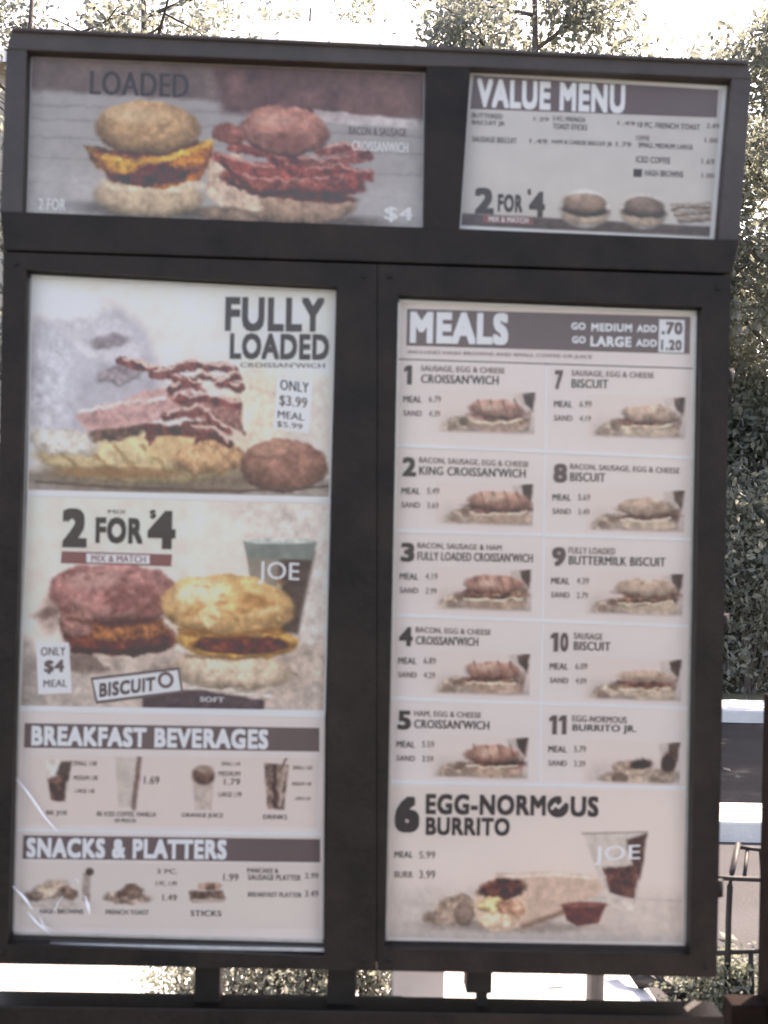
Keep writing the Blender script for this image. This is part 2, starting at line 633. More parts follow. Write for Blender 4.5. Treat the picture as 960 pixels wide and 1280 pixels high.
trim([(39, 345), (420, 364)], doorL)
trim([(17, 1166.5), (404, 1177)], doorL, 3.5)
trim([(18, 1180.5), (409, 1188)], doorL, 4.0, YS - 0.02)
trim([(36.5, 347), (16.5, 1165)], doorL, 2.5)
trim([(405, 900), (403.5, 1174)], doorL, 2.5)
trim([(499, 376), (871, 390.5)], doorR, 3.0)
trim([(869.5, 393), (856, 1180)], doorR, 4)
trim([(498, 378), (483, 1176)], doorR, 3)

# knobs, hinge and screws on the frame
for (x, y) in ((909, 778), (915, 472), (902, 1110)):
    bm = bmesh.new()
    c = U(x, y, YS + 0.05)
    add_tube(bm, [c + Vector((-0.008, 0, -0.016)), c + Vector((-0.008, 0, 0.016))], 0.011, 12)
    from_bm('hinge', bm, M['frame_side'], doorR, True)
for (x, y) in ((20, 330), (455, 345), (455, 1200), (2, 1190), (487, 345), (898, 360), (883, 1208), (487, 1200)):
    bm = bmesh.new()
    c = U(x, y, YR)
    add_tube(bm, [c + Vector((0, 0.004, 0)), c + Vector((0, -0.0025, 0)), c + Vector((0, -0.0035, 0))], [0.005, 0.005, 0.0035], 10)
    from_bm('screw', bm, M['frame_side'], doorL if x < 470 else doorR, True)
# rolled lip over the header
prism('top_lip', [(14, 33), (935, 75), (935, 80), (14, 38)], YR - 0.008, YS + 0.25, M['hood'], header, 0.002)

# posts, bracket and the base rail
M['post'] = mat('dark_steel_post', (0.013, 0.011, 0.01), 0.5, var=0.3, scale=8, spec=0.2)


def post(x0, x1, ytop, Y0, dy, name='post', zb=0.0):
    a, b = U(x0, ytop, Y0), U(x1, ytop, Y0)
    return box(name, a.x, b.x, Y0, Y0 + dy, zb, a.z, M['post'], board, 0.003)


post(243, 276, 1206, 3.06, 0.09, zb=-0.05)
post(409, 446, 1208, 3.06, 0.09, zb=-0.05)
post(596, 610, 1236, 3.06, 0.03, 'hanger_rod', zb=0.45)
a, b = U(583, 1212, 3.05), U(615, 1243, 3.05)
box('bracket', a.x, b.x, 3.05, 3.12, b.z, a.z, M['post'], board, 0.004)
prism('base_rail', [(-30, 1256), (905, 1270.5), (905, 1345), (-30, 1331)], 3.02, 3.12, M['frame'], board, 0.004)
a, b = U(468, 1249, 3.1), U(504, 1264, 3.1)
box('junction_box', a.x, b.x, 3.06, 3.13, b.z - 0.01, a.z, M['post'], board, 0.004)

# whitened creases in the cover, low on the left door
for pts, wd in (([(20, 973), (34, 990), (56, 1022), (73, 1041)], 2.4), ([(16, 1108), (30, 1122), (40, 1136)], 3.4),
                ([(34, 1140), (46, 1154), (62, 1167)], 2.6), ([(80, 1118), (72, 1130), (66, 1142)], 2.2),
                ([(106, 1120), (110, 1132), (112, 1143)], 3.4), ([(94, 1098), (99, 1103)], 3.0), ([(50, 1146), (54, 1158), (66, 1163)], 2.0)):
    bm = bmesh.new()
    V = []
    for k, (x, y) in enumerate(pts):
        h = wd / 2 * (0.35 if k in (0, len(pts) - 1) else 1)
        V.append((bm.verts.new(U(x - h, y + h * 0.5, YP - 0.0075)), bm.verts.new(U(x, y, YP - 0.0095)), bm.verts.new(U(x + h, y - h * 0.5, YP - 0.0075))))
    for p, q in zip(V[:-1], V[1:]):
        bm.faces.new((p[0], q[0], q[1], p[1]))
        bm.faces.new((p[1], q[1], q[2], p[2]))
    from_bm('scuff_mark', bm, M['scuff'], doorL, True)

# ------------------------------------------------------------------ the printed cards
D1, D2, D3 = YS - 0.0006, YS - 0.0012, YS - 0.0018     # picture, band, lettering


def card(name, quad, label, cat, m='paper', group=None, thick=0.003):
    base = U((quad[2][0] + quad[3][0]) / 2, (quad[2][1] + quad[3][1]) / 2, YS)
    t = thing(name, label, cat, base, group)
    prism('sheet', quad, YS, YS + thick, M[m], t)
    return t


def squeeze(q, l=0, t=0, r=0, b=0):
    return [(q[0][0] + l, q[0][1] + t), (q[1][0] - r, q[1][1] + t), (q[2][0] - r, q[2][1] - b), (q[3][0] + l, q[3][1] - b)]


# --- header, left: two sandwiches on a plank table
q = [(39, 71), (531, 91), (528, 288), (33, 269)]
t = card('poster', q, 'wide poster of two breakfast sandwiches on a grey plank table', 'poster', 'paper_cool')
p = Pic(squeeze(q, 1, 1, 1, 1), (154, 153, 154), 1.5)
p.poly([(30, 60), (540, 80), (540, 150), (400, 138), (240, 124), (30, 112)], (116, 102, 98), 10, 3, tex=0.1, ts=30)
p.poly([(255, 60), (545, 90), (545, 142), (430, 150), (280, 140)], (116, 90, 86), 16, 4, tex=0.12, ts=20)
for y in (132, 150, 172, 198, 228, 252):
    p.line([(30, y - 2), (130, y + 2), (540, y + 22)], 2.2, (118, 117, 120), 4, 3, alpha=0.45)
p.poly([(30, 205), (540, 235), (540, 300), (30, 285)], (168, 168, 172), 30, 2, tex=0.05, alpha=0.6)
p.poly([(392, 137), (522, 150), (524, 162), (394, 152)], (188, 184, 186), 4, 2, alpha=0.8)
p.ell(186, 264, 88, 9, (80, 74, 72), 3, 10, alpha=0.8)
p.ell(380, 274, 98, 9, (80, 70, 70), 3, 10, alpha=0.8)
p.ell(186, 246, 68, 25, (178, 160, 138), 2, 4, 3, tex=0.12, grad=0.12)
p.ell(190, 230, 66, 10, (206, 192, 170), 1, 5, 3, tex=0.1, alpha=0.9)
p.poly([(104, 180), (132, 186), (146, 214), (120, 214)], (128, 96, 52), 4, 5, tex=0.35)
p.poly([(112, 190), (150, 186), (262, 176), (268, 200), (248, 226), (200, 236), (140, 226)], (146, 92, 38), 4, 5, tex=0.35, ts=12)
p.ell(190, 218, 52, 13, (96, 52, 26), -4, 5, 6, tex=0.35)
p.ell(236, 198, 24, 16, (176, 116, 48), -14, 4, 5, tex=0.35)
p.ell(150, 206, 22, 9, (190, 140, 64), 12, 4, 4, tex=0.25)
p.line([(128, 196), (170, 204), (214, 196), (264, 178)], 7, (206, 160, 76), 4, 4, tex=0.2)
p.line([(126, 188), (180, 192), (246, 178)], 5, (96, 68, 40), 5, 3, alpha=0.8)
p.ell(184, 160, 66, 34, (170, 140, 106), 2, 4, 3, tex=0.14, grad=0.18, rim=0.4)
p.ell(168, 143, 34, 10, (198, 174, 142), 2, 12, 4, alpha=0.8)
p.ell(366, 254, 80, 25, (168, 142, 126), 2, 4, 4, tex=0.15, grad=0.15)
p.poly([(262, 200), (300, 190), (330, 262), (290, 270), (258, 244)], (196, 174, 158), 4, 4, tex=0.15)
p.ell(366, 226, 90, 22, (132, 72, 66), 3, 4, 7, tex=0.35, ts=12, grad=0.15)
p.ell(394, 246, 50, 7, (92, 38, 36), 4, 4, 4, tex=0.25)
for k, (x0, y0, x1, y1, x2, y2) in enumerate(((272, 196, 320, 214, 380, 210), (300, 226, 360, 232, 430, 224), (346, 196, 400, 206, 458, 196), (380, 216, 424, 212, 462, 220), (290, 182, 330, 190, 352, 204), (400, 190, 430, 184, 456, 192))):
    p.line([(x0, y0), (x1, y1), (x2, y2)], 13, (152 - 10 * (k % 3), 84, 78), 4, 5, tex=0.3)
    p.line([(x0 + 2, y0 - 6), (x1, y1 - 6), (x2, y2 - 6)], 3, (198, 150, 142), 3, 5, alpha=0.8)
p.line([(276, 202), (318, 240)], 6, (104, 54, 50), 4, 3)
p.ell(356, 164, 56, 31, (166, 120, 108), 5, 4, 4, tex=0.16, grad=0.15, rim=0.4)
p.ell(342, 150, 26, 9, (190, 150, 136), 0, 10, 4, alpha=0.7)
p.ell(360, 178, 26, 12, (130, 88, 80), 0, 9, 5, alpha=0.7)
p.ell(286, 168, 20, 13, (146, 96, 86), 20, 4, 5, tex=0.2)
p.ell(290, 270, 44, 11, (128, 110, 100), 8, 5, 4, tex=0.2)
p.mottle(0.05, 14).build('picture', D1, t)
text('LOADED', 112, 236, 88, 118, D3, 'ink', t, 0.035, 0.035)
text('BACON & SAUSAGE', 436, 508, 158, 168, D3, 'ink_soft', t, 0.03, 0.04)
text('CROISSANWICH', 440, 510, 172, 188, D3, 'ink_white', t, 0.03, 0.04)
text('2 FOR', 48, 82, 238, 262, D3, 'ink_white', t, 0.03, 0.035)
text('$4', 480, 516, 258, 277, D3, 'ink_white', t, 0.03, 0.035)

# --- header, right: value menu
q = [(585, 88.5), (909, 107.5), (893, 304), (572, 289)]
t = card('menu_card', q, 'white bordered value menu panel with price list and small sandwiches', 'menu card', 'paper_white')
p = Pic(squeeze(q, 4.5, 5, 6, 7), (176, 176, 175), 2)
p.poly([(570, 266), (900, 284), (900, 296), (570, 282)], (92, 82, 84), 3, 0.5)
for cx, cy, rx, ry, c in ((731, 261, 29, 21, (140, 122, 112)), (805, 264, 27, 19, (120, 106, 100))):
    p.ell(cx, cy, rx + 3, ry + 3, (190, 188, 188), 3, 5, 1)
    p.ell(cx, cy + 8, rx, ry * 0.6, (160, 146, 134), 3, 3, 2)
    p.ell(cx, cy + 2, rx, ry * 0.35, (72, 58, 54), 3, 3, 3, tex=0.3)
    p.ell(cx, cy - 7, rx * 0.95, ry * 0.62, c, 3, 3, 2, grad=0.2)
for k in range(6):
    p.line([(838 + k * 2, 257 + k * 4), (888, 255 + k * 4)], 3, (96 if k % 2 else 150, 86 if k % 2 else 132, 80 if k % 2 else 118), 3, 2)
p.mottle(0.03, 30).build('picture', D1, t)
quad_print('heading_band', [(592, 94), (898, 112), (896, 147), (588, 136)], D2, 'band', t)
text('VALUE MENU', 596, 781, 98, 134, D3, 'ink_white', t, 0.05, 0.045, name='heading')
for s, x0, x1, y0, y1 in (('BUTTERED', 590, 628, 141, 147), ('BISCUIT JR', 590, 631, 150, 157), ('1.29', 667, 686, 146, 151), ('3 PC. FRENCH', 691, 731, 145, 151),
                          ('TOAST STICKS', 691, 734, 154, 161), ('1.49', 772, 794, 151, 156), ('10 PC. FRENCH TOAST', 797, 875, 152, 159), ('2.49', 883, 899, 154, 160),
                          ('SAUSAGE BISCUIT', 590, 646, 170, 177), ('1.49', 662, 684, 173, 179), ('HAM & CHEESE BISCUIT JR', 690, 765, 173, 181), ('1.79', 770, 789, 177, 183),
                          ('COFFEE', 795, 812, 169, 175), ('SMALL MEDIUM LARGE', 798, 866, 178, 184), ('1.00', 881, 897, 172, 178), ('ICED COFFEE', 795, 838, 195, 203), ('1.69', 877, 893, 198, 205),
                          ('HASH BROWNS', 806, 854, 212, 220), ('1.00', 877, 893, 216, 222)):
    text(s, x0, x1, y0, y1, D3, 'ink_soft' if x1 - x0 < 25 else 'ink', t, 0.02, 0.045)
quad_print('price_tab', [(792, 211), (803, 211.5), (802, 221.5), (791.5, 221)], D2, 'ink', t)
text('2', 593, 617, 234, 267, D3, 'ink', t, 0.05)
text('FOR', 622, 653, 242, 265, D3, 'ink', t, 0.05)
text('$', 659, 664, 236, 244, D3, 'ink', t, 0.04)
text('4', 661, 681, 239, 271, D3, 'ink', t, 0.05)
quad_print('strap_band', [(604, 269), (666, 272), (666, 281), (604, 278)], D2, 'ink_red', t)
text('MIX & MATCH', 611, 660, 270.5, 277, D3, 'ink_white', t, 0.03)

# --- left door: fully loaded poster
q = [(39, 347), (420, 366), (413, 623), (33.5, 614)]
t = card('poster', q, 'tall poster of a fully loaded croissant sandwich with bacon and ham', 'poster', 'paper_white')
p = Pic(squeeze(q, 2, 2, 2, 2), (200, 199, 198), 1.5)
p.poly([(30, 590), (420, 600), (420, 630), (30, 625)], (150, 142, 136), 8, 1)
p.ell(108, 470, 92, 92, (168, 168, 178), 10, 26, 10, ws=40, tex=0.06, ts=30)
p.ell(84, 382, 44, 18, (222, 222, 224), 10, 22, 8, ws=30, alpha=0.8)
p.ell(66, 480, 30, 70, (186, 188, 198), 5, 24, 6, alpha=0.7)
p.poly([(60, 400), (150, 400), (182, 430), (170, 460), (110, 450)], (184, 184, 192), 8, 6, tex=0.06)
p.ell(137, 427, 24, 9, (138, 130, 136), -8, 6, 4)
p.ell(150, 468, 26, 12, (142, 132, 138), -6, 6, 5, tex=0.2)
p.ell(320, 520, 42, 60, (208, 190, 170), 0, 30, 6, alpha=0.8)
p.poly([(335, 480), (412, 470), (412, 560), (350, 555)], (186, 176, 166), 20, 6, alpha=0.5)
p.ell(196, 596, 150, 22, (120, 104, 88), 1, 10, 3, alpha=0.8)
p.ell(175, 572, 132, 32, (186, 168, 132), 2, 4, 5, tex=0.12, grad=0.15)
for k in range(6):
    x = 70 + k * 36
    p.line([(x, 558), (x + 24, 580), (x + 30, 596)], 5, (150, 124, 86), 5, 4, alpha=0.75)
p.ell(150, 590, 80, 7, (142, 108, 76), 1, 5, 3, alpha=0.8)
p.ell(80, 552, 44, 16, (194, 190, 184), 8, 6, 6)
p.ell(146, 538, 34, 13, (112, 86, 76), -8, 5, 6, tex=0.3)
p.poly([(96, 520), (180, 488), (238, 484), (246, 512), (190, 528), (110, 540)], (188, 150, 148), 5, 5, tex=0.14)
p.line([(100, 514), (230, 492)], 5, (214, 196, 190), 5, 4)
p.poly([(176, 530), (262, 528), (288, 560), (190, 560)], (124, 78, 72), 4, 6, tex=0.3)
p.poly([(196, 545), (244, 547), (232, 576), (180, 570)], (204, 176, 134), 4, 3)
p.ell(262, 572, 48, 20, (182, 146, 112), -4, 5, 5, tex=0.2, grad=0.1)
p.poly([(205, 490), (300, 500), (305, 540), (230, 520)], (150, 110, 104), 5, 7, tex=0.3)
for k, (x0, y0, x1, y1, x2, y2) in enumerate(((152, 452, 190, 462, 232, 478), (190, 470, 236, 456, 292, 462), (214, 488, 252, 470, 300, 486), (226, 500, 262, 498, 298, 508),
                                              (206, 522, 250, 512, 284, 540), (236, 536, 268, 540, 286, 556), (230, 478, 262, 486, 296, 470))):
    p.line([(x0, y0), (x1, y1), (x2, y2)], 11, (126 - 6 * (k % 3), 74, 72), 4, 5, tex=0.3)
    p.line([(x0 + 2, y0 - 5), (x1, y1 - 5), (x2, y2 - 5)], 3.4, (206, 178, 168), 3, 5)
p.ell(262, 486, 14, 8, (214, 200, 192), 20, 5, 5)
p.ell(355, 582, 56, 33, (146, 108, 96), 2, 4, 4, tex=0.16, grad=0.15)
p.ell(340, 562, 26, 10, (170, 130, 114), -10, 9, 4)
p.line([(45, 602), (160, 610), (300, 614), (412, 608)], 3, (96, 82, 78), 3, 1)
p.mottle(0.05, 20)
p.build('picture', D1, t)
text('FULLY', 281, 405, 371, 414, D3, 'ink', t, 0.045, 0.012, name='heading')
text('LOADED', 287, 411, 416, 449, D3, 'ink', t, 0.045, 0.012, name='heading')
text("CROISSAN'WICH", 300, 406, 453, 459, D3, 'ink_soft', t, 0.02, 0.01)
quad_print('badge', [(347, 471), (391, 477), (386, 542), (341, 536)], D2, 'ink_white', t)
text('ONLY', 350, 386, 474, 487, D3, 'ink', t, 0.03, 0.12)
text('$3.99', 349, 384, 491, 508, D3, 'ink_soft', t, 0.03, 0.12)
text('MEAL', 347, 380, 513, 522, D3, 'ink', t, 0.02, 0.12)
text('$5.99', 346, 378, 526, 534, D3, 'ink_soft', t, 0.02, 0.12)

# --- left door: 2 for 4 poster
q = [(33.5, 618), (413, 627), (406.5, 890), (24, 884)]
t = card('poster', q, 'poster offering two biscuit sandwiches for 4 with a coffee cup', 'poster', 'paper_white')
p = Pic(squeeze(q, 2, 3, 2, 2), (208, 196, 190), 1.5)
p.poly([(270, 610), (420, 615), (420, 900), (380, 900), (330, 700)], (192, 186, 182), 50, 5, alpha=0.8)
p.poly([(20, 820), (420, 812), (420, 900), (20, 895)], (178, 166, 158), 14, 4)
p.poly([(305, 677), (395, 678), (372, 792), (322, 780)], (140, 134, 124), 3, 0.5, tex=0.05)
p.poly([(350, 690), (393, 690), (372, 792), (345, 792)], (92, 78, 72), 10, 1, tex=0.1)
p.poly([(304, 676), (396, 676), (392, 700), (310, 698)], (122, 132, 128), 3, 0.5, tex=0.06)
p.ell(350, 676, 45, 4, (176, 184, 180), 0, 2, 0.4)
p.ell(140, 828, 100, 12, (110, 92, 86), 0, 8, 4, alpha=0.7)
p.poly([(120, 815), (210, 812), (300, 830), (400, 800), (404, 850), (330, 885), (160, 885)], (184, 170, 160), 5, 8, tex=0.14, ts=16)
p.line([(180, 838), (240, 830), (300, 850), (370, 842)], 4, (150, 136, 128), 4, 4)
p.line([(200, 856), (280, 862), (340, 872)], 3, (206, 196, 188), 3, 4)
p.ell(68, 762, 18, 30, (172, 150, 142), 20, 10, 6, alpha=0.8)
p.ell(62, 766, 20, 6, (120, 98, 92), -10, 8, 4, alpha=0.7)
p.ell(150, 796, 72, 24, (122, 72, 62), 2, 4, 5, tex=0.28, grad=0.15)
p.ell(152, 786, 60, 16, (146, 98, 66), 0, 5, 5, tex=0.3)
p.line([(90, 812), (160, 816), (206, 806)], 6, (86, 52, 48), 4, 3)
p.ell(144, 742, 82, 40, (160, 116, 112), 2, 4, 6, ws=20, tex=0.2, ts=14, grad=0.12)
p.ell(120, 724, 34, 12, (186, 148, 142), -6, 8, 5, alpha=0.8)
p.ell(170, 750, 40, 18, (140, 92, 88), 6, 10, 6, tex=0.2, alpha=0.7)
p.ell(96, 776, 22, 22, (150, 112, 106), 30, 5, 5, tex=0.2)
p.ell(290, 838, 76, 24, (194, 176, 156), 3, 4, 5, tex=0.12, grad=0.12)
p.ell(296, 802, 76, 22, (200, 158, 92), 2, 3, 4, tex=0.16)
p.ell(302, 806, 62, 12, (116, 70, 42), 1, 4, 3, tex=0.25)
p.ell(284, 758, 84, 40, (198, 162, 114), 3, 4, 5, ws=18, tex=0.16, ts=12, grad=0.16)
p.ell(252, 740, 32, 14, (228, 208, 176), -8, 10, 5, alpha=0.85)
p.ell(320, 752, 26, 10, (178, 132, 84), 4, 9, 5, alpha=0.8)
p.ell(262, 770, 12, 16, (224, 196, 156), 0, 7, 5, alpha=0.8)
p.line([(222, 788), (290, 794), (350, 786)], 4, (156, 112, 66), 4, 3)
p.line([(84, 774), (140, 781), (204, 772)], 5, (100, 64, 58), 7, 3, alpha=0.7)
p.line([(224, 790), (260, 798), (330, 798), (354, 790)], 4, (120, 82, 48), 6, 2, alpha=0.7)
p.line([(232, 820), (300, 824), (360, 814)], 4, (132, 104, 80), 5, 3, alpha=0.8)
for j in range(26):
    rj = random.Random(j)
    p.ell(284 + rj.uniform(-70, 70), 752 + rj.uniform(-26, 24), rj.uniform(3, 8), rj.uniform(2, 4), (168, 124, 78) if j % 2 else (222, 196, 154), rj.uniform(-30, 30), 4, 2, alpha=0.55)
    p.ell(144 + rj.uniform(-64, 64), 742 + rj.uniform(-28, 28), rj.uniform(3, 9), rj.uniform(2, 4), (126, 82, 78) if j % 2 else (186, 148, 140), rj.uniform(-30, 30), 4, 2, alpha=0.5)
p.poly([(178, 866), (250, 862), (330, 876), (330, 890), (178, 888)], (92, 80, 86), 3, 1.5)
p.poly([(24, 790), (40, 800), (60, 880), (22, 880)], (150, 142, 140), 12, 3, alpha=0.7)
p.mottle(0.06, 18)
p.build('picture', D1, t)
text('2', 77, 108, 635, 684, D3, 'ink', t, 0.055, 0.02, name='heading')
text('FOR', 119, 178, 646, 679, D3, 'ink', t, 0.05, 0.02, name='heading')
text('$', 187, 195, 637, 649, D3, 'ink', t, 0.04, 0.02)
text('4', 184, 219, 638, 686, D3, 'ink', t, 0.055, 0.02, name='heading')
text('MIX', 135, 158, 637, 642, D3, 'ink_soft', t, 0.02, 0.02)
quad_print('strap_band', [(77, 689), (215, 693), (214, 708), (76, 704)], D2, 'ink_red', t)
quad_print('strap_label', [(108, 692), (187, 694), (187, 705), (108, 703)], D2 - 0.0003, 'ink_white', t)
text('MIX & MATCH', 114, 182, 693.5, 702, D3, 'ink_red', t, 0.03, 0.02)
text('JOE', 322, 374, 701, 730, D3, 'ink_white', t, 0.01, 0.05)
quad_print('badge', [(45, 804), (86, 803), (90, 866), (48, 868)], D2, 'ink_white', t)
text('ONLY', 51, 82, 809, 820, D3, 'ink_soft', t, 0.03, -0.02)
text('$4', 55, 80, 825, 843, D3, 'ink_soft', t, 0.04, -0.02)
text('MEAL', 54, 84, 850, 859, D3, 'ink_soft', t, 0.03, -0.02)
quad_print('tag_border', [(113, 847), (224, 834), (229, 866), (120, 880)], D2, 'band', t)
quad_print('tag_face', [(116, 850), (222, 837.5), (226, 863), (122, 876)], D2 - 0.0003, 'ink_white', t)
text('BISCUIT', 124, 194, 854, 872, D3, 'ink_num', t, 0.045, -0.12)
me = bpy.data.meshes.new('seal')
me.from_pydata([tuple(U(207 + 10 * math.cos(k * 0.3142), 850 + 10 * math.sin(k * 0.3142) * 1.05, D3)) for k in range(20)] +
               [tuple(U(207 + 6 * math.cos(k * 0.3142), 850 + 6 * math.sin(k * 0.3142) * 1.05, D3)) for k in range(20)], [],
               [(k, (k + 1) % 20, 20 + (k + 1) % 20, 20 + k)[::-1] for k in range(20)])
link('seal', me, M['ink_soft'], t)
text('SOFT', 250, 280, 871, 877, D3, 'ink_white', t, 0.02, 0.03)

# --- left door: breakfast beverages
q = [(24, 888), (406, 896), (403, 1042), (20.5, 1037)]
t = card('menu_card', q, 'menu card headed breakfast beverages with four drinks in a row', 'menu card')
p = Pic([(36, 944), (398, 948), (396, 1034), (32, 1030)], (194, 184, 180), 1.5)
p.poly([(57, 950), (90, 951), (84, 1001), (62, 1001)], (196, 188, 182), 2, 0.4)
p.poly([(76, 953), (90, 951), (86, 975), (70, 968)], (92, 80, 74), 4, 2)
p.poly([(60, 972), (86, 968), (80, 1000), (64, 1000)], (104, 82, 74), 4, 3, tex=0.3)
p.poly([(144, 946), (172, 948), (170, 1010), (148, 1008)], (180, 172, 164), 3, 0.5, tex=0.05)
p.line([(175, 940), (167, 1010)], 6, (126, 108, 102), 4, 1)
p.poly([(240, 970), (268, 970), (264, 1012), (244, 1012)], (176, 164, 156), 4, 0.6, tex=0.1)
p.ell(254, 969, 14, 12, (112, 90, 80), 0, 5, 2, tex=0.3)
p.ell(254, 961, 10, 4, (176, 158, 146), 0, 4, 2, alpha=0.7)
p.poly([(330, 954), (361, 956), (355, 1012), (334, 1011)], (138, 120, 112), 3, 0.8, tex=0.3, ts=8)
p.line([(343, 958), (344, 1008)], 5, (92, 74, 70), 4, 2)
p.line([(354, 960), (350, 1008)], 3, (170, 154, 146), 3, 2)
p.line([(360, 944), (352, 960)], 3, (120, 100, 96), 2, 1)
p.build('picture', D1, t)
quad_print('heading_band', [(31, 904), (399, 910), (399, 939.5), (30, 934.5)], D2, 'band', t)
text('BREAKFAST BEVERAGES', 39, 335, 907, 932, D3, 'ink_white', t, 0.05, 0.016, name='heading')
for s, x0, x1, y0, y1 in (('BK JOE', 58, 84, 1013, 1020), ('SMALL 1.00', 92, 121, 951, 957), ('MEDIUM 1.00', 92, 122, 969, 975), ('LARGE 1.00', 94, 118, 984, 991),
                          ('BK ICED COFFEE, VANILLA', 121, 195, 1014, 1021), ('OR MOCHA', 143, 170, 1023, 1028), ('1.69', 180, 199, 970, 980),
                          ('ORANGE JUICE', 227, 279, 1016, 1023), ('SMALL 1.49', 277, 300, 946, 957), ('MEDIUM', 273, 300, 964, 970), ('1.79', 280, 300, 973, 981), ('LARGE 1.99', 273, 302, 989, 996),
                          ('DRINKS', 329, 359, 1018, 1024), ('SMALL 1.69', 366, 390, 950, 962), ('MEDIUM 1.89', 365, 389, 976, 982), ('LARGE 2.09', 369, 388, 990, 1000)):
    text(s, x0, x1, y0, y1, D3, 'ink' if y0 > 1010 else 'ink_soft', t, 0.02, 0.012)

# --- left door: snacks and platters
q = [(20.5, 1039.5), (403, 1044.5), (402.5, 1175), (17.5, 1165)]
t = card('menu_card', q, 'menu card headed snacks and platters, lowest in its frame', 'menu card')
p = Pic([(28, 1078), (399, 1081), (399, 1162), (24, 1158)], (190, 184, 180), 1.5)
p.ell(60, 1128, 36, 8, (168, 160, 154), 4, 5, 2)
p.ell(64, 1112, 22, 12, (172, 154, 138), -14, 5, 5, tex=0.25)
p.ell(44, 1120, 12, 6, (128, 112, 104), 0, 4, 4, tex=0.3)
p.ell(84, 1116, 12, 7, (124, 104, 94), 10, 4, 4, tex=0.3)
p.poly([(104, 1092), (114, 1090), (112, 1128), (102, 1126)], (152, 140, 134), 4, 2)
p.ell(112, 1090, 5, 5, (92, 80, 76), 0, 3, 1)
p.ell(160, 1122, 28, 9, (150, 132, 120), 2, 4, 5, tex=0.3)
p.ell(166, 1114, 14, 7, (116, 96, 86), 0, 4, 5, tex=0.3)
p.ell(152, 1118, 7, 5, (110, 90, 80), 0, 4, 3)
p.poly([(237, 1114), (279, 1112), (281, 1124), (238, 1124)], (116, 98, 90), 3, 3, tex=0.3)
p.ell(262, 1108, 14, 5, (146, 122, 108), 0, 3, 3, tex=0.3)
p.poly([(238, 1124), (281, 1124), (280, 1128), (240, 1129)], (166, 152, 142), 2, 1)
p.build('picture', D1, t)
quad_print('heading_band', [(29, 1044), (400, 1049), (400, 1078), (28, 1073.5)], D2, 'band', t)
text('SNACKS & PLATTERS', 33, 283, 1047, 1072, D3, 'ink_white', t, 0.05, 0.01, name='heading')
for s, x0, x1, y0, y1 in (('HASH BROWNS', 50, 104, 1136, 1142), ('FRENCH TOAST', 132, 186, 1137, 1143), ('STICKS', 238, 277, 1138, 1145), ('3 PC.', 196, 222, 1086, 1092),
                          ('5 PC. 1.99', 194, 221, 1101, 1107), ('1.49', 203, 221, 1118, 1126), ('1.99', 279, 298, 1092, 1101), ('PANCAKE &', 309, 348, 1085, 1091),
                          ('SAUSAGE PLATTER', 310, 376, 1093, 1100), ('2.99', 381, 398, 1091, 1098), ('BREAKFAST PLATTER', 310, 377, 1115, 1121), ('3.49', 381, 398, 1113, 1121)):
    text(s, x0, x1, y0, y1, D3, 'ink_soft' if x1 - x0 < 30 else 'ink', t, 0.025, 0.012)

# --- right door: heading card
q = [(499.5, 377), (869, 391.5), (867.5, 460), (496.5, 448)]
t = card('menu_card', q, 'wide heading card reading meals above the numbered cards', 'menu card')
quad_print('heading_band', [(509, 386), (863, 396), (862, 442.5), (508, 432)], D2, 'band', t)
text('MEALS', 512, 635, 389, 429, D3, 'ink_white', t, 0.055, 0.02, name='heading')
for s, x0, x1, y0, y1 in (('GO', 714, 732, 403, 412), ('MEDIUM', 739, 790, 404, 414), ('ADD', 796, 821, 406, 415), ('GO', 715, 732, 420, 429), ('LARGE', 738, 789, 420, 433), ('ADD', 795, 821, 424, 433)):
    text(s, x0, x1, y0, y1, D3, 'ink_white', t, 0.045, 0.02)
quad_print('price_box', [(824, 399), (856, 400), (855, 441), (823, 440)], D2 - 0.0003, 'ink_white', t)
text('.70', 827, 853, 402, 418, D3, 'band', t, 0.05, 0.02)
text('1.20', 826, 852, 422, 438, D3, 'band', t, 0.05, 0.02)
text('INCLUDES HASH BROWNS AND SMALL COFFEE OR JUICE', 510, 740, 437.5, 443, D3, 'ink_soft', t, 0.01, 0.028)

# --- right door: the ten numbered cards
rowL = [(448, 460), (556.5, 572.5), (663.5, 674.5), (769, 783), (873.5, 885.5), (977.5, 985)]       # y at x=490 and x=866 of each row top


def ytop(k, x):
    a, b = rowL[k]
    return a + (b - a) * (x - 490) / 376.0


def xl(y):
    return 497.5 + (y - 378) * (482 - 498) / 800.0


def xr(y):
    return 869 - (y - 392) * 13.5 / 790.0


def xm(y):
    return 683.5 - (y - 450) * 8.5 / 520.0


for k in range(1, 6):
    a_, b_ = rowL[k]
    x0_, x1_ = xl(a_), xr(b_)
    prism('separator_strip', [(x0_, a_ - 1.9), (x1_, b_ - 1.9), (x1_, b_ + 1.9), (x0_, a_ + 1.9)], YS - 0.003, YS + 0.003, M['paper_white'], doorR)
for k in range(5):
    ya_, yb_ = ytop(k, 680) + 2.2, ytop(k + 1, 680) - 2.2
    prism('separator_strip', [(xm(ya_) - 1.2, ya_), (xm(ya_) + 1.2, ya_), (xm(yb_) + 1.2, yb_), (xm(yb_) - 1.2, yb_)], YS - 0.0015, YS + 0.003, M['paper_white'], doorR)
for q_ in ([(33.5, 613.5), (413, 622.5), (413, 628.5), (33.5, 619.5)], [(24, 883.5), (406.5, 889.5), (406, 897), (24, 889)], [(20.5, 1036.5), (403, 1041.5), (403, 1045), (20.5, 1040)]):
    prism('separator_strip', q_, YS - 0.003, YS + 0.003, M['paper_white'], doorL)
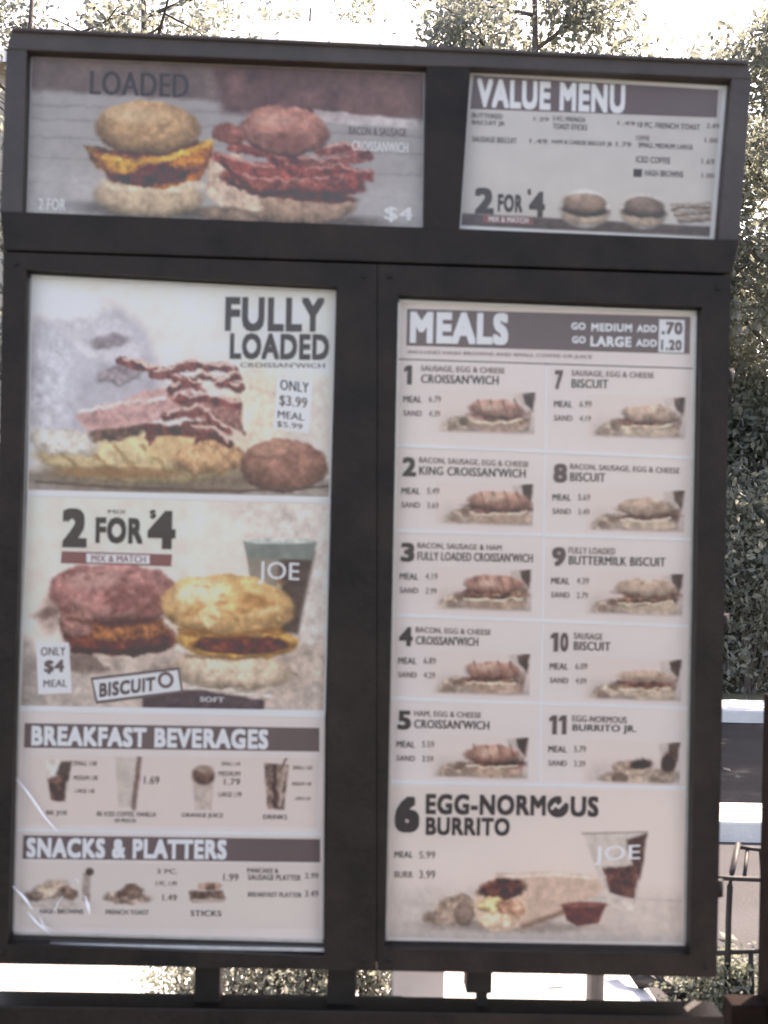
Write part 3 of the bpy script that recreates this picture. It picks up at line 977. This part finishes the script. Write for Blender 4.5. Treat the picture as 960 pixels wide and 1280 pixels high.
items = {1: ("SAUSAGE, EGG & CHEESE", "CROISSAN'WICH", 105, 97), 2: ("BACON, SAUSAGE, EGG & CHEESE", "KING CROISSAN'WICH", 137, 133),
         3: ("BACON, SAUSAGE & HAM", "FULLY LOADED CROISSAN'WICH", 105, 144), 4: ("BACON, EGG & CHEESE", "CROISSAN'WICH", 94, 78), 5: ("HAM, EGG & CHEESE", "CROISSAN'WICH", 84, 94),
         7: ("SAUSAGE, EGG & CHEESE", "BISCUIT", 103, 46), 8: ("BACON, SAUSAGE, EGG & CHEESE", "BISCUIT", 137, 44), 9: ("FULLY LOADED", "BUTTERMILK BISCUIT", 58, 121),
         10: ("SAUSAGE", "BISCUIT", 36, 46), 11: ("EGG-NORMOUS", "BURRITO JR.", 68, 80)}
desc = {1: 'croissant sandwich with one dark patty', 2: 'large croissant sandwich and a cup', 3: 'tall loaded croissant sandwich', 4: 'bacon croissant sandwich', 5: 'ham croissant sandwich',
        7: 'round biscuit sandwich', 8: 'biscuit sandwich with bacon', 9: 'wide loaded buttermilk biscuit', 10: 'plain flat biscuit sandwich', 11: 'small cut burrito'}
for num, (l1, l2, w1, w2) in items.items():
    k = (num - 1) if num <= 5 else (num - 7)
    right = num > 6
    xa = (lambda y: xm(y) + 1) if right else xl
    xb = xr if right else (lambda y: xm(y) - 1)
    ya, yb = ytop(k, 490 if not right else 690), ytop(k + 1, 490 if not right else 690)
    e = 1.6
    q = [(xa(ya), ytop(k, xa(ya)) + e), (xb(ya), ytop(k, xb(ya)) + e), (xb(yb), ytop(k + 1, xb(yb)) - e), (xa(yb), ytop(k + 1, xa(yb)) - e)]
    if k == 0:
        q[0] = (q[0][0], q[0][1] - 0.2)
        q[1] = (q[1][0], q[1][1] - 0.2)
    t = card('meal_card', q, 'meal card numbered %d showing a %s' % (num, desc[num]), 'menu card', group='numbered meal cards')
    ox, oy = q[0][0], q[0][1] - (6 if k == 0 else 0) + (0 if right else 0)
    sl = (q[1][1] - q[0][1]) / (q[1][0] - q[0][0])
    y0 = oy + 13
    nx = ox + 9
    nw = 10 if num in (1, 7) else (22 if num > 9 else 17)
    digits(num, nx, nx + nw, y0, y0 + 24, 'ink_num' if right else 'ink', t)
    tx = nx + (21 if num < 10 else 29)
    text(l1, tx, tx + w1, y0, y0 + 8, D3, 'ink_soft', t, 0.03, sl)
    text(l2, tx, tx + w2, y0 + 11, y0 + 22, D3, 'ink', t, 0.03, sl * 0.7)
    text('MEAL', nx - 1, nx + 22, y0 + 38, y0 + 46, D3, 'ink', t, 0.03, 0.03)
    text('%d.%d9' % (4 + (num * 5) % 3, (num * 7) % 10), nx + 31, nx + 46, y0 + 38, y0 + 46, D3, 'ink_soft', t, 0.01, 0.03)
    text('SAND', nx - 1, nx + 22, y0 + 56, y0 + 63, D3, 'ink_soft', t, 0.03, 0.03)
    text('%d.%d9' % (2 + (num * 5) % 3, (num * 3) % 10), nx + 31, nx + 45, y0 + 56, y0 + 64, D3, 'ink_soft', t, 0.01, 0.03)
    # picture of the meal
    fx, fy = ox + 50, y0 + 30
    pq = [(fx, fy), (ox + 174, fy + 4), (ox + 172, y0 + 88), (fx - 1, y0 + 84)]
    p = Pic(pq, (196, 186, 183), 1.35)
    p.seed = num * 13
    p.poly([(fx - 10, y0 + 62), (ox + 185, y0 + 66), (ox + 185, y0 + 100), (fx - 10, y0 + 100)], (178, 169, 166), 34, 1, tex=0.03)
    rg = random.Random(num)
    cx, cy = ox + 128 + rg.uniform(-3, 3), y0 + 62
    wd = 37 + (4 if num in (2, 3, 9) else 0)
    p.poly([(ox + 146, y0 + 36), (ox + 173, y0 + 32), (ox + 166, y0 + 82), (ox + 150, y0 + 82)], (182, 172, 166), 3, 0.6, tex=0.05)
    p.poly([(ox + 158, y0 + 36), (ox + 173, y0 + 32), (ox + 169, y0 + 58), (ox + 160, y0 + 46)], (92, 78, 74), 4, 2, tex=0.2)
    p.poly([(ox + 152, y0 + 60), (ox + 168, y0 + 56), (ox + 164, y0 + 82), (ox + 153, y0 + 82)], (128, 112, 106), 5, 2, tex=0.3)
    if num == 11:
        p.ell(cx - 6, cy + 16, 48, 12, (156, 142, 130), -2, 4, 3, tex=0.2)
        p.ell(cx - 16, cy + 4, 24, 10, (170, 152, 138), 0, 4, 3, tex=0.2)
        p.ell(cx - 4, cy - 2, 14, 6, (84, 66, 60), -8, 4, 4, tex=0.3)
        p.ell(cx - 30, cy + 18, 10, 8, (120, 104, 96), 0, 4, 3)
        p.ell(ox + 158, y0 + 60, 9, 13, (84, 68, 64), 0, 5, 3)
    else:
        p.ell(cx - 48, cy + 12, 22, 10, (166, 150, 136), -12, 4, 4, tex=0.25, ts=6)
        p.ell(cx - 40, cy + 8, 9, 5, (122, 108, 98), 10, 4, 4)
        p.ell(cx - 55, cy + 15, 7, 5, (136, 120, 110), 10, 4, 3)
        p.ell(cx - 4, cy + 20, wd + 6, 5, (140, 128, 122), 2, 5, 2, alpha=0.8)
        p.ell(cx, cy + 13, wd, 9, (176, 160, 144) if right else (164, 142, 128), 2, 3, 3, tex=0.15)
        for j in range(3 if num in (2, 3, 8, 9) else 2):
            p.ell(cx + rg.uniform(-6, 6), cy + 5 - j * 4, wd - 3, 4.5, [(96, 72, 66), (150, 118, 98), (120, 84, 80)][(j + num) % 3], rg.uniform(-4, 5), 3, 4, tex=0.35, ts=6)
        p.line([(cx - wd + 4, cy + 8), (cx, cy + 10), (cx + wd - 8, cy + 7)], 2.4, (206, 192, 172), 2, 3)
        hgt = 12 if num != 10 else 8
        p.ell(cx - 1, cy - 7 - (3 if num in (3, 9) else 0), wd - 3, hgt, (162, 142, 128) if right else (158, 124, 112), 2, 3, 3, tex=0.16, grad=0.2)
        if not right:
            for j in range(4):
                p.line([(cx - 24 + j * 15, cy - 18), (cx - 18 + j * 15, cy - 2)], 3, (128, 96, 86), 3, 2, alpha=0.7)
        p.ell(cx - 8, cy - 11, 14, 4, (188, 166, 150), 0, 5, 3, alpha=0.7)
    ed_ = np.clip(np.minimum(p.s / 0.12, (1 - p.t) / 0.08), 0, 1)[..., None]
    p.img = p.img * ed_ + np.array((196, 186, 183.0)) * (1 - ed_)
    p.build('picture', D1, t)

# --- right door: card six
q = [(xl(976) + 0.3, 979.2), (xr(984), 986.6), (856.5, 1182), (482.5, 1175.5)]
t = card('meal_card', q, 'large bottom meal card numbered 6 with a wrapped burrito and cup', 'menu card')
p = Pic(squeeze(q, 3, 4, 4, 4), (196, 187, 182), 1.5)
p.poly([(480, 1110), (862, 1118), (862, 1190), (480, 1185)], (182, 174, 168), 40, 1, tex=0.04)
p.line([(740, 1122), (856, 1126)], 2, (160, 152, 148), 3, 0.5, alpha=0.6)
p.ell(630, 1158, 110, 7, (140, 130, 124), 1, 8, 2, alpha=0.8)
p.ell(568, 1136, 26, 18, (160, 142, 128), -14, 4, 5, tex=0.2)
p.ell(546, 1148, 18, 9, (150, 134, 122), 6, 4, 4, tex=0.25)
p.ell(582, 1142, 12, 14, (132, 116, 106), 0, 5, 4)
p.poly([(620, 1092), (690, 1090), (746, 1094), (756, 1112), (720, 1134), (655, 1160), (625, 1160)], (184, 164, 150), 5, 2, tex=0.07)
p.line([(655, 1158), (690, 1146), (725, 1130)], 6, (134, 112, 100), 6, 2)
p.line([(630, 1096), (690, 1093), (742, 1097)], 4, (210, 196, 184), 5, 1)
p.ell(626, 1130, 34, 34, (198, 176, 158), 0, 4, 3, tex=0.08)
p.ell(626, 1112, 29, 13, (96, 66, 60), -6, 5, 5, tex=0.35, ts=7)
p.ell(614, 1132, 16, 10, (206, 184, 138), 0, 5, 5, tex=0.25)
p.ell(638, 1136, 16, 12, (172, 132, 112), 0, 5, 5, tex=0.3)
p.ell(622, 1150, 24, 10, (196, 172, 148), 0, 6, 5, tex=0.2)
p.poly([(702, 1131), (758, 1130), (748, 1154), (722, 1158), (708, 1150)], (104, 66, 60), 4, 1.5, tex=0.2)
p.ell(730, 1131, 28, 4, (134, 92, 84), -1, 3, 1)
p.poly([(728, 1042), (809, 1040), (794, 1140), (763, 1134)], (182, 176, 170), 3, 0.6, tex=0.05)
p.poly([(783, 1050), (809, 1042), (800, 1100), (790, 1082)], (96, 78, 72), 5, 2, tex=0.15)
p.poly([(754, 1084), (800, 1082), (792, 1128), (762, 1116)], (104, 76, 70), 5, 3, tex=0.25)
p.poly([(766, 1118), (793, 1124), (792, 1139), (766, 1134)], (188, 180, 174), 3, 1)
p.line([(728, 1042), (809, 1040)], 2.4, (150, 144, 138), 2, 0.4)
p.build('picture', D1, t)
text('6', 493, 524, 995, 1041, D3, 'ink', t, 0.06, 0.0, name='number')
text('EGG-NORM', 532, 682, 992, 1018, D3, 'ink', t, 0.045, 0.013, name='heading')
text('US', 713, 748, 995, 1021, D3, 'ink', t, 0.045, 0.013, name='heading')
me = bpy.data.meshes.new('egg_mark')      # the O drawn as a bitten egg
R_ = [(13.5 * math.cos(a), 13.5 * math.sin(a)) for a in [k * 2 * math.pi / 26 - 0.55 for k in range(1, 24)]] + [(5.5, -3.5), (3.2, -7.2)]
me.from_pydata([tuple(U(697.5 + x, 1008.5 + y, D3)) for x, y in R_], [], [tuple(range(len(R_)))[::-1]])
link('egg_mark', me, M['ink'], t)
quad_print('egg_crack', [(688, 1010), (694, 1003), (698, 1007), (704, 1001), (706, 1004), (698.5, 1011.5), (694.5, 1008), (690, 1013)], D3 - 0.0008, 'paper', t)
text('BURRITO', 532, 637, 1021, 1044, D3, 'ink', t, 0.045, 0.012, name='heading')
text('MEAL', 493, 516, 1064, 1072, D3, 'ink', t, 0.03, 0.01)
text('5.99', 524, 544, 1064, 1073, D3, 'ink_soft', t, 0.01, 0.01)
text('BURR', 493, 516, 1089, 1097, D3, 'ink_soft', t, 0.03, 0.01)
text('3.99', 524, 544, 1088, 1098, D3, 'ink_soft', t, 0.01, 0.01)
text('JOE', 742, 800, 1058, 1082, D3, 'ink_white', t, 0.02, -0.04)
bpy.data.objects.remove(_font_ob, do_unlink=True)

# ------------------------------------------------------------------ beside and behind the board
M['timber'] = mat('dark_stained_timber', (0.016, 0.011, 0.009), 0.95, var=0.4, scale=12, bump=0.4, spec=0.03)
M['dark_pipe'] = mat('dark_painted_pipe', (0.022, 0.02, 0.019), 0.6, var=0.3, scale=20, spec=0.2)
M['pipe'] = mat('grey_steel_pipe', (0.14, 0.13, 0.125), 0.5, var=0.2, scale=20, metal=0.3)
a = U(954, 866, 3.42)
gr = thing('guard_rail', 'dark timber guard post with low rail beside the menu board', 'guard rail', (a.x + 0.06, 3.36, 0))
box('post', a.x, a.x + 0.12, 3.3, 3.42, -0.05, a.z, M['timber'], gr, 0.006)
b = U(915, 1256, 3.32)
box('rail', b.x, a.x + 0.0005, 3.32, 3.40, b.z - 0.14, b.z, M['timber'], gr, 0.005)
box('post', a.x + 0.75, a.x + 0.87, 3.3, 3.42, -0.05, a.z - 0.02, M['timber'], gr, 0.006)
box('rail', a.x + 0.1195, a.x + 0.7505, 3.32, 3.40, b.z - 0.14, b.z, M['timber'], gr, 0.005)
box('short_post', b.x + 0.005, b.x + 0.065, 3.33, 3.39, -0.05, b.z - 0.139, M['timber'], gr, 0.004)

# low pipe rack standing on the lane behind
YR2 = 4.72
base = Ug(925, 1250)
rk = thing('pipe_rack', 'bent dark steel pipe rack standing on the lane behind the board', 'rack', (U(912, 1200, YR2).x, YR2, 0))


def pipe(name, pts, r, parent, mtl, dy=0.0):
    bm = bmesh.new()
    add_tube(bm, [U(x, y, YR2) + Vector((0, d, 0)) for x, y, d in pts], r, 10)
    return from_bm(name, bm, M[mtl], parent, True)


g1 = U(909, 1245, YR2).z
pipe('upright', [(909, 1252, 0), (910.5, 1150, 0), (912.5, 1108, 0), (917, 1092, 0.02), (933, 1063, 0.1)], 0.009, rk, 'dark_pipe')
pipe('upright', [(940.5, 1252, 0), (938.5, 1191, 0)], 0.008, rk, 'dark_pipe')
pipe('crossbar', [(870, 1096, 0), (912.5, 1098, 0), (964, 1100, 0)], 0.0075, rk, 'dark_pipe')
pipe('crossbar', [(880, 1192, 0), (938.5, 1189, 0), (966, 1190, 0)], 0.0075, rk, 'dark_pipe')
pipe('crossbar', [(931, 1067, 0.1), (966, 1071, 0.1)], 0.006, rk, 'dark_pipe')
pipe('brace', [(945, 1071, 0.1), (930, 1100, 0.0)], 0.006, rk, 'dark_pipe')
pipe('upright', [(965, 1254, 0), (963, 1071, 0.1)], 0.009, rk, 'dark_pipe')
pipe('brace', [(918, 1222, 0), (938, 1250, 0)], 0.007, rk, 'dark_pipe')

# grey utility cabinet, low and boxy, glimpsed under the board
M['ubox'] = mat('grey_painted_steel', (0.27, 0.26, 0.255), 0.55, var=0.12, scale=8)
c0, c1 = U(493, 1200, 4.45), U(556, 1200, 4.45)
ub = thing('utility_box', 'low grey steel utility box standing behind the board', 'utility box', ((c0.x + c1.x) / 2, 4.55, 0))
box('cabinet', c0.x, c1.x, 4.45, 4.62, 0.03, 0.32, M['ubox'], ub, 0.006)
box('plinth', c0.x - 0.015, c1.x + 0.015, 4.43, 4.64, -0.02, 0.032, M['concrete'], ub, 0.004)
box('lid', c0.x - 0.008, c1.x + 0.008, 4.44, 4.63, 0.318, 0.34, M['ubox'], ub, 0.005)
c0, c1 = U(733, 1200, 4.2), U(756, 1200, 4.2)
bm = bmesh.new()
add_tube(bm, [((c0.x + c1.x) / 2, 4.2, -0.05), ((c0.x + c1.x) / 2, 4.2, 0.38), ((c0.x + c1.x) / 2, 4.2, 0.4)], [0.024, 0.024, 0.018], 14)
st = from_bm('pipe_stub', bm, M['pipe'])
tag(st, 'short grey standpipe in the bed behind the board', 'standpipe')
bm = bmesh.new()
hp = [(768, 1225, 4.3), (785, 1232, 4.3), (802, 1240, 4.32), (822, 1253, 4.34), (842, 1258, 4.4), (865, 1262, 4.5)]
P = [Ug(x, y) for x, y, _ in hp]
ctr = [Vector((p_.x, p_.y, 0.03 + 0.045 * math.sin(k * 1.3 + 0.5) ** 2)) for k, p_ in enumerate(P)]
add_tube(bm, ctr, 0.022, 10)
hs = from_bm('hose', bm, M['post'], None, True)
tag(hs, 'black hose lying on the pale lane behind the board', 'hose')

# ------------------------------------------------------------------ the building behind
M['wall_bld'] = mat('beige_siding', (0.42, 0.38, 0.33), 0.8, var=0.1, scale=3)
M['roof_metal'] = mat('white_metal_roof', (0.78, 0.77, 0.75), 0.45, var=0.05, scale=4)
M['dark_glass'] = mat('dark_window_glass', (0.02, 0.024, 0.028), 0.08, spec=0.7)
M['white_trim'] = mat('white_trim_paint', (0.72, 0.71, 0.69), 0.5)
rg_ = U(840, 47, 19.5)
BX1 = rg_.x
BX0 = -9.0
RZ = rg_.z + 0.05
EY, RY = 17.8, 19.5
EZ = RZ - (RY - EY) * math.tan(math.radians(30))
bd = thing('building', 'beige building with a white ribbed metal roof behind the trees', 'building', ((BX0 + BX1) / 2, RY, 0))
bm = bmesh.new()
add_box(bm, BX0 + 0.25, BX1 - 0.25, EY + 0.35, 2 * RY - EY - 0.35, -0.1, EZ + 0.15)
wall = from_bm('wall', bm, M['wall_bld'], bd)
bm = bmesh.new()
for sgn in (-1, 1):
    y0, y1 = RY + sgn * (RY - EY), RY
    v = [bm.verts.new(p_) for p_ in ((BX0, y0, EZ), (BX1, y0, EZ), (BX1, y1, RZ), (BX0, y1, RZ), (BX0, y0, EZ - 0.12), (BX1, y0, EZ - 0.12), (BX1, y1, RZ - 0.12), (BX0, y1, RZ - 0.12))]
    for f in ((0, 1, 2, 3), (7, 6, 5, 4), (0, 4, 5, 1), (1, 5, 6, 2), (3, 2, 6, 7), (0, 3, 7, 4)):
        bm.faces.new([v[i] for i in f])
bmesh.ops.recalc_face_normals(bm, faces=bm.faces)
roof = from_bm('roof', bm, M['roof_metal'], bd)
k = 0
x = BX0 + 0.3
while x < BX1 - 0.1:
    bm = bmesh.new()
    add_tube(bm, [(x, EY - 0.01, EZ + 0.012), (x, RY, RZ + 0.012)], 0.022, 6)
    from_bm('roof_rib', bm, M['roof_metal'], roof)
    x += 0.6
bm = bmesh.new()
for X in (BX0 + 0.25, BX1 - 0.25):
    a1, b1, c1 = bm.verts.new((X, EY + 0.35, EZ + 0.15)), bm.verts.new((X, 2 * RY - EY - 0.35, EZ + 0.15)), bm.verts.new((X, RY, RZ - 0.14))
    bm.faces.new((a1, b1, c1))
from_bm('gable', bm, M['wall_bld'], bd)
for x in (-7.2, -4.6, 0.9):
    wf = box('window', x, x + 1.3, EY + 0.29, EY + 0.36, 1.1, 2.4, M['white_trim'], bd, 0.01)
    for j in range(2):
        box('pane', x + 0.07 + j * 0.6, x + 0.63 + j * 0.6, EY + 0.275, EY + 0.3, 1.18, 2.32, M['dark_glass'], wf)
dr = box('door', -2.0, -1.05, EY + 0.28, EY + 0.36, 0.0, 2.1, M['white_trim'], bd, 0.01)
bm = bmesh.new()
add_tube(bm, [(-1.18, EY + 0.28, 1.02), (-1.18, EY + 0.22, 1.02), (-1.28, EY + 0.22, 1.02)], 0.014, 8)
from_bm('handle', bm, M['pipe'], dr, True)

# ------------------------------------------------------------------ trees and shrubs
M['bark'] = mat('grey_brown_bark', (0.085, 0.07, 0.058), 0.9, var=0.4, scale=14, bump=0.8)
M['leafA'] = leaf_mat('dusty_green_leaves', (0.08, 0.088, 0.075), (0.15, 0.16, 0.14))
M['leafB'] = leaf_mat('olive_green_leaves', (0.08, 0.09, 0.07), (0.15, 0.163, 0.135))
M['leafC'] = leaf_mat('dark_shrub_leaves', (0.1, 0.105, 0.088), (0.18, 0.186, 0.16))


def leaves(centres, per, spread, size, rs):
    """Small folded leaf faces scattered in clumps round the centres."""
    n = len(centres) * per
    c = np.repeat(np.array(centres), per, 0) + rs.normal(0, 1, (n, 3)) * spread
    d = rs.normal(0, 1, (n, 3))
    d /= np.linalg.norm(d, axis=1)[:, None]
    e = np.cross(d, rs.normal(0, 1, (n, 3)))
    e /= np.linalg.norm(e, axis=1)[:, None]
    s = size * rs.uniform(0.6, 1.3, (n, 1))
    nn = np.cross(d, e) * s * 0.18
    P = np.stack([c - d * s, c + e * s * 0.48 + nn, c + d * s, c - e * s * 0.48 + nn], 1).reshape(-1, 3)
    i = np.arange(n)[:, None] * 4
    return P, np.concatenate([i + np.array([[0, 1, 2]]), i + np.array([[0, 2, 3]])], 1).reshape(-1, 3)


def tree(name, label, base, h, cr, cz0, seed, nclump, per, leaf, mtl, group, lean=(0, 0), spread=0.145, trunk_r=0.11):
    rg = random.Random(seed)
    rs = np.random.RandomState(seed)
    t = thing(name, label, 'tree', base, group)
    bx, by = base[0], base[1]
    top = Vector((bx + lean[0], by + lean[1], h * 0.86))
    bm = bmesh.new()
    tp = []
    for k in range(7):
        f = k / 6
        tp.append(Vector((bx + lean[0] * f + rg.uniform(-.06, .06) * f, by + lean[1] * f + rg.uniform(-.06, .06) * f, -0.05 + (top.z + 0.05) * f)))
    add_tube(bm, tp, [trunk_r * (1 - 0.85 * k / 6) for k in range(7)], 9)
    ends = []
    nb = 15
    for k in range(nb):
        f = 0.22 + 0.74 * k / nb
        p0 = tp[0].lerp(tp[-1], f)
        ang = k * 2.4 + rg.uniform(-0.4, 0.4)
        zc = p0.z
        rad = cr * (0.55 + 0.5 * rg.random()) * math.sqrt(max(0.15, 1 - abs((zc - (cz0 + h) / 2) / ((h - cz0) / 2 + 0.3)) ** 2.2))
        p3 = p0 + Vector((math.cos(ang) * rad, math.sin(ang) * rad, rad * rg.uniform(0.25, 0.75)))
        mid = p0.lerp(p3, 0.5) + Vector((rg.uniform(-.12, .12), rg.uniform(-.12, .12), rg.uniform(0.0, 0.2)))
        r_ = trunk_r * (0.42 - 0.25 * f)
        add_tube(bm, [p0, mid, p3], [r_, r_ * 0.65, r_ * 0.2], 6, False)
        ends += [p3, mid, p0.lerp(p3, 0.75)]
        for j in range(4):
            q0 = mid.lerp(p3, rg.uniform(0, 0.9))
            q1 = q0 + Vector((rg.uniform(-1, 1), rg.uniform(-1, 1), rg.uniform(-0.3, 0.9))).normalized() * rad * rg.uniform(0.3, 0.55)
            add_tube(bm, [q0, q0.lerp(q1, 0.5) + Vector((0, 0, 0.04)), q1], [r_ * 0.4, r_ * 0.28, r_ * 0.1], 5, False)
            ends += [q1, q0.lerp(q1, 0.6)]
    from_bm('trunk', bm, M['bark'], t, True)
    cs = []
    while len(cs) < nclump:
        e = rg.choice(ends)
        cs.append((e.x + rg.gauss(0, cr * 0.1), e.y + rg.gauss(0, cr * 0.1), max(cz0, e.z + rg.gauss(0, cr * 0.1))))
    P, q_ = leaves(cs, per, spread, leaf, rs)
    link('crown', grid_mesh('crown', P, q_), M[mtl], t)
    return t


def shrub(label, base, rx, ry, h, seed, nclump, per, leaf, mtl, group=None, name='shrub'):
    rg = random.Random(seed)
    rs = np.random.RandomState(seed)
    t = thing(name, label, 'shrub', base, group)
    cs = []
    bm = bmesh.new()
    for k in range(nclump):
        a_, e_, rr = rg.uniform(0, 6.283), rg.random(), rg.random() ** 0.4
        z = h * (0.08 + 0.9 * e_)
        lim = math.sqrt(max(0.05, 1 - (e_ * 0.95) ** 2.5))
        p_ = Vector((base[0] + rx * rr * lim * math.cos(a_), base[1] + ry * rr * lim * math.sin(a_), z))
        cs.append(tuple(p_))
        if k % 4 == 0:
            b0 = Vector((base[0] + rg.uniform(-.1, .1) * rx, base[1] + rg.uniform(-.1, .1) * ry, -0.02))
            add_tube(bm, [b0, b0.lerp(p_, 0.5) + Vector((0, 0, h * 0.08)), p_], [0.012 * h + 0.004, 0.008 * h + 0.003, 0.003], 5, False)
    from_bm('stems', bm, M['bark'], t, True)
    P, q_ = leaves(cs, per, 0.09 * h + 0.02, leaf, rs)
    P[:, 2] = np.maximum(P[:, 2], 0.005)
    link('foliage', grid_mesh('foliage', P, q_), M[mtl], t)
    return t


def gx(px, D):
    return U(px, 640, D).x


G = 'trees behind the menu board'
tree('tree', 'broad dusty green tree beside the far pavement, right of the building', (gx(985, 16.4), 16.4, 0), 6.7, 2.1, 1.2, 11, 375, 105, 0.049, 'leafA', G)
tree('tree', 'slender tree whose crown rises past the white roof corner', (gx(885, 16.4), 16.4, 0), 6.9, 1.1, 2.5, 12, 150, 78, 0.046, 'leafB', G)
tree('tree', 'dense tree standing in front of the white metal roof', (gx(655, 14.3), 14.3, 0), 7.8, 1.15, 3.2, 13, 212, 78, 0.043, 'leafA', G)
tree('tree', 'tall thin-leaved tree in front of the building windows', (gx(165, 15.6), 15.6, 0), 8.6, 2.2, 3.6, 14, 190, 62, 0.045, 'leafA', G)
tree('tree', 'wide open-crowned tree beyond the roof ridge', (gx(370, 23.5), 23.5, 0), 10.6, 2.0, 5.0, 15, 162, 70, 0.058, 'leafA', G)
tree('tree', 'small loose-crowned tree at the far end of the pavement', (gx(20, 15.0), 15.0, 0), 7.6, 1.3, 3.0, 16, 85, 50, 0.042, 'leafA', G)
tree('tree', 'tall full tree with a high crown, added to shade the road', (5.4, 14.2, 0), 8.2, 1.8, 4.3, 17, 420, 90, 0.055, 'leafB', G)  # added mostly out of view, crown set high so its shadow darkens the road
tree('tree', 'tree peeking over the white roof between the other crowns', (gx(800, 24), 24, 0), 10.3, 1.6, 5.0, 18, 137, 70, 0.055, 'leafB', G)
H = 'shrubs along the far pavement'
for k, px in enumerate((850, 890, 915, 940, 968, 1010)):
    D = 14.9 + 0.35 * (k % 3)
    shrub('leafy hedge shrub along the far pavement under the broad dusty tree', (gx(px, D), D, 0), 0.62, 0.5, 1.75 + 0.25 * ((k * 7) % 3), 40 + k, 38, 70, 0.04, 'leafC', H)
for k, px in enumerate((935, 905, 965)):
    D = 17.4 + k * 0.7
    shrub('tall dark evergreen bush filling the gap beside the building', (gx(px + 30, D), D, 0), 1.1, 0.7, 4.2 + 0.5 * k, 60 + k, 80, 62, 0.05, 'leafA', 'tall bushes beside the building')
B = 'low plants in the bed behind the board'
for k, (px, py) in enumerate(((226, 1243), (292, 1246), (322, 1240), (352, 1246), (384, 1241), (402, 1250), (452, 1240), (470, 1243))):
    g = Ug(px, 1262 + (k % 3) * 4)
    shrub('low straggly plant in the mulch bed behind the board posts', (g.x, g.y, 0), 0.1, 0.09, 0.17 + 0.03 * (k % 3), 80 + k, 34, 30, 0.011, 'leafC', B, 'low_plant')
for k, (px, py) in enumerate(((860, 1262), (892, 1266), (906, 1262), (922, 1266))):
    g = Ug(px, py)
    shrub('dry tuft growing at the foot of the pipe rack', (g.x, g.y, 0), 0.07, 0.07, 0.15, 120 + k, 22, 26, 0.011, 'leafB', 'dry tufts by the pipe rack', 'low_plant')

# fallen leaves on the road
rs = np.random.RandomState(3)
cs = [(rs.uniform(-9, 9), rs.uniform(4.3, 13.2), 0.012) for _ in range(420)]
cs = [(x, y, 0.112 if (7.47 < y < 7.98 or 12.42 < y < 13.2) else (0.02 if not 7.4 < y < 8.05 and not 12.3 < y else 0.112)) for x, y, z in cs]
P, q_ = leaves(cs, 1, 0.0, 0.045, rs)
P[:, 2] = np.repeat(np.array([c[2] for c in cs]), 4) + np.clip((P[:, 2] - np.repeat(np.array([c[2] for c in cs]), 4)) * 0.25, -0.01, 0.02)
lv = link('fallen_leaves', grid_mesh('fallen_leaves', P, q_), M['leafB'])
lv['kind'] = 'stuff'
